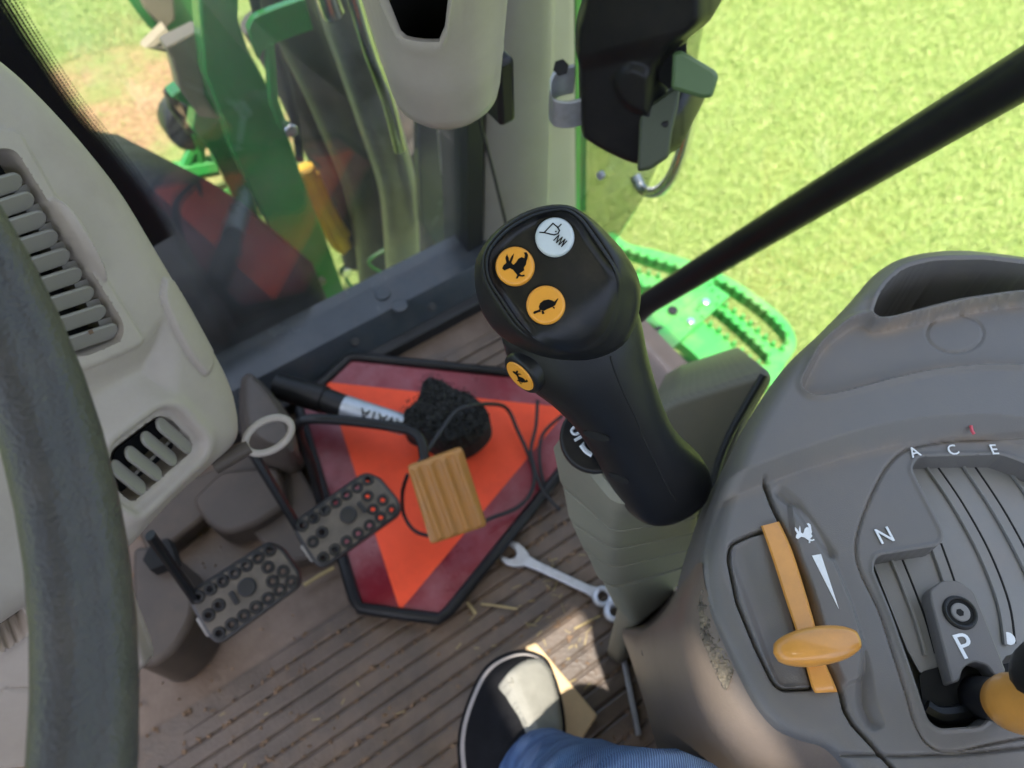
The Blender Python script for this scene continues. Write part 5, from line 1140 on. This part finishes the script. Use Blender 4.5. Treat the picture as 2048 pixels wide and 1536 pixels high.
# buttons
def btn(px, py, r_px, m, name):
    c_ = onpl(px, py, hpl(.0030)); sc_ = np.linalg.norm(c_ - C) / FPX; mb = MB(); mb.disc(c_ - hn * .002, hn, r_px * sc_, .0058, 48, .0012); o = mb.build(name, m, js, auto=50)
    mb = MB(); mb.tube([c_ + hn * .0002 + (unit(cx) * math.cos(a) + unit(np.cross(hn, cx)) * math.sin(a)) * r_px * sc_ * 1.05 for a in np.linspace(0, 2 * math.pi, 40, endpoint=False)], .0004, 6, True); mb.build('gap_shade_ring', m_hole, o)  # black ring drawn in as the shadow gap round the button
    xd = unit(cx - (cx @ hn) * hn); yd = np.cross(hn, xd); return o, c_ + hn * .0039, xd, yd, sc_
o, p, xd, yd, s_ = btn(1031, 534, 38.5, m_btn_o, 'rabbit_button'); icon([[(x * .53, y * .53) for x, y in RABBIT]], p, xd, yd, s_, m_ink, o, 'rabbit_symbol', .00012)
o, p, xd, yd, s_ = btn(1092, 611, 38.5, m_btn_o, 'turtle_button'); icon([[(x * .44, y * .44) for x, y in sh] for sh in (TORT_SHELL, TORT_HEAD, TORT_F1, TORT_F2)], p, xd, yd, s_, m_ink, o, 'turtle_symbol', .00012)
o, p, xd, yd, s_ = btn(1110, 476, 38.0, m_btn_w, 'white_button')
def stroke(pts, w):
    out = []
    for a, b in zip(pts, pts[1:]):
        a, b = np.array(a, float), np.array(b, float); t = (b - a) / np.linalg.norm(b - a); n0 = np.array([-t[1], t[0]]) * w / 2; a, b = a - t * w * .45, b + t * w * .45; out.append([a + n0, b + n0, b - n0, a - n0])
    return out
dots = lambda x, y, r: [[(x + r * math.cos(a), y + r * math.sin(a)) for a in np.linspace(0, 6.28, 10, endpoint=False)]]
w6 = lambda px, py: ((px - 719) / 3.413, (py - 327) / 3.413)
shp = stroke([w6(622, 297), w6(650, 300), w6(708, 240)], 2.4) + stroke([w6(650, 300), w6(715, 316), w6(742, 308)], 2.4) + stroke([w6(708, 240), w6(735, 262), w6(752, 288), w6(742, 308)], 2.4) + stroke([w6(745, 265), w6(762, 248)], 2.2) + dots(*w6(728, 294), 1.6) + stroke([w6(714, 352), w6(748, 318), w6(732, 368), w6(770, 332), w6(748, 382), w6(788, 346), w6(766, 394), w6(800, 358)], 2.0)
o_ = icon([], p, xd, yd, 1, m_ink, o, 'bucket_shake_symbol') if False else None
mb = MB()
for k_, sh in enumerate(shp): mb.prism([p + xd * a * s_ - yd * b * s_ + hn * (.0001 + .00002 * k_) for a, b in sh], -hn * .0001)
mb.build('bucket_shake_symbol', m_ink, o, smooth=False)
# side button on the grip with its bezel
bc = at(1037, 755, .372); bn = unit(-.66 * unit(cx) + .40 * unit(C - bc) - .60 * unit(cy)); bx = unit(np.cross(bn, [0, 0, 1.]))
mb = MB(); mb.disc(bc - bn * .008, bn, .0118, .0068, 36, .0016); bz = mb.build('side_button_bezel', m_grip, js, auto=50)
mb = MB(); mb.disc(bc - bn * .0025, bn, .0090, .0020, 36, .0006); sb = mb.build('side_button', m_btn_o, bz, auto=50)
sx_ = unit(unit(at(1058, 782, .363) - at(1008, 728, .363))); sx_ = unit(sx_ - (sx_ @ bn) * bn); sy_ = np.cross(bn, sx_)
icon([[(x, y) for x, y in RABBIT]], bc - bn * .0004, sx_, sy_, .000095, m_ink, sb, 'rabbit_symbol', .00012)

# ================================================================== person: right leg and shoe
per = thing('person', 'person in blue jeans and dark shoe, only knee and foot showing', 'person', onz(1040, 1400, 0))
K = at(1195, 1585, .47); 
knee = [(-.06, -.36, .52, .085), (-.01, -.22, .525, .078), (.033, -.105, .515, .070), (.046, -.062, .48, .064), (.046, -.04, .42, .056), (.044, -.01, .30, .05), (.042, .02, .18, .045), (.04, .03, .12, .045), (.04, .032, .09, .046)]
P_ = cr([k_[:3] for k_ in knee], 6, False); R0 = np.interp(np.linspace(0, len(knee) - 1, len(P_)), range(len(knee)), [k_[3] for k_ in knee])
mb = MB(); mb.tube(P_, R0, 28); jn = mb.build('jeans', m_denim, per, auto=80)
tx = bpy.data.textures.new('cloth_folds', 'CLOUDS'); tx.noise_scale = .05
dm = jn.modifiers.new('folds', 'DISPLACE'); dm.texture = tx; dm.strength = .012; dm.mid_level = .5
# shoe: traced outline of the visible half, lofted upper on a sole
so = [(1010, 1312), (1050, 1304), (1088, 1318), (1105, 1350), (1120, 1400), (1128, 1470), (1120, 1560), (1080, 1640), (1000, 1660), (940, 1610), (920, 1520), (924, 1450), (950, 1375), (975, 1335)]
SO = cr(so, 5); c_ = SO.mean(0)
tilt = lambda px, py: 0
mb = MB(); mb.loft([[onz(px, py, .012) for px, py in c_ + (SO - c_) * .99], [onz(px, py, .028) for px, py in c_ + (SO - c_) * 1.0], [onz(px, py, .040) for px, py in c_ + (SO - c_) * .975]]); shoe = mb.build('shoe_sole', m_sole, per, auto=60)
rings = []
for z, s_, dx_, dy_ in ((.038, .95, 6, -2), (.055, .93, 8, 4), (.075, .84, 12, 22), (.09, .70, 16, 48), (.10, .52, 18, 80), (.105, .30, 18, 110)):
    rings.append([onz(px, py, z) for px, py in c_ + np.array([dx_, dy_]) * .7 + (SO - c_) * s_])
mb = MB(); mb.loft(rings); up_ = mb.build('shoe_upper', m_shoe, per, auto=70)
# grey knit half of the upper, its paler colour painting the sunlit side
gk = rnd([(1010, 1350), (1042, 1326), (1078, 1322), (1100, 1345), (1116, 1395), (1124, 1450), (1122, 1500), (1070, 1500), (1045, 1440), (1025, 1395)], 12)
GKP = plane3(onz(1030, 1350, .088), onz(1112, 1400, .074), onz(1060, 1480, .108))
mb = relief(gk, GKP, lambda P: .0055 - .004 * (1 - sst(-sdf(P, gk), 0, 12)) + .004 * np.sin((P[:, 0] - 1010) / 110 * 3.1), 5, .02); mb.build('sunlit_knit_panel', m_shoe_g, per, auto=60)

for k_ in range(4):        # ribbed toe cap
    y_ = 1326 + k_ * 9; mb = MB(); mb.tube([onpl(px, py, (GKP[0] + GKP[1] * .0052, GKP[1])) for px, py in cr([(1032 - k_ * 5, y_ + 14), (1058, y_ + 1), (1088 + k_ * 4, y_ + 10)], 5, False)], .0009, 6); mb.build('toe_rib', m_shoe_g, per)
mb = MB(); mb.tube([onz(px, py, .034) for px, py in c_ + (SO - c_) * 1.005], .0022, 6, True); mb.build('sole_welt', m_shoe, per)
# operator seat behind the camera
st = thing('operator_seat', 'dark fabric operator seat behind the camera', 'seat', (-.12, -.55, 0))
mb = MB(); mb.box((-.12, -.45, .40), (.23, .20, .05)); mb.build('cushion', m_seat, st, bevel=.03)
mb = MB(); mb.box((-.12, -.68, .68), (.23, .05, .27)); mb.build('backrest', m_seat, st, bevel=.03)
mb = MB(); mb.box((-.12, -.45, .17), (.16, .15, .17)); mb.build('pedestal', m_black, st, bevel=.02)

for o in bpy.data.objects:
    if '_base' in o: del o['_base']
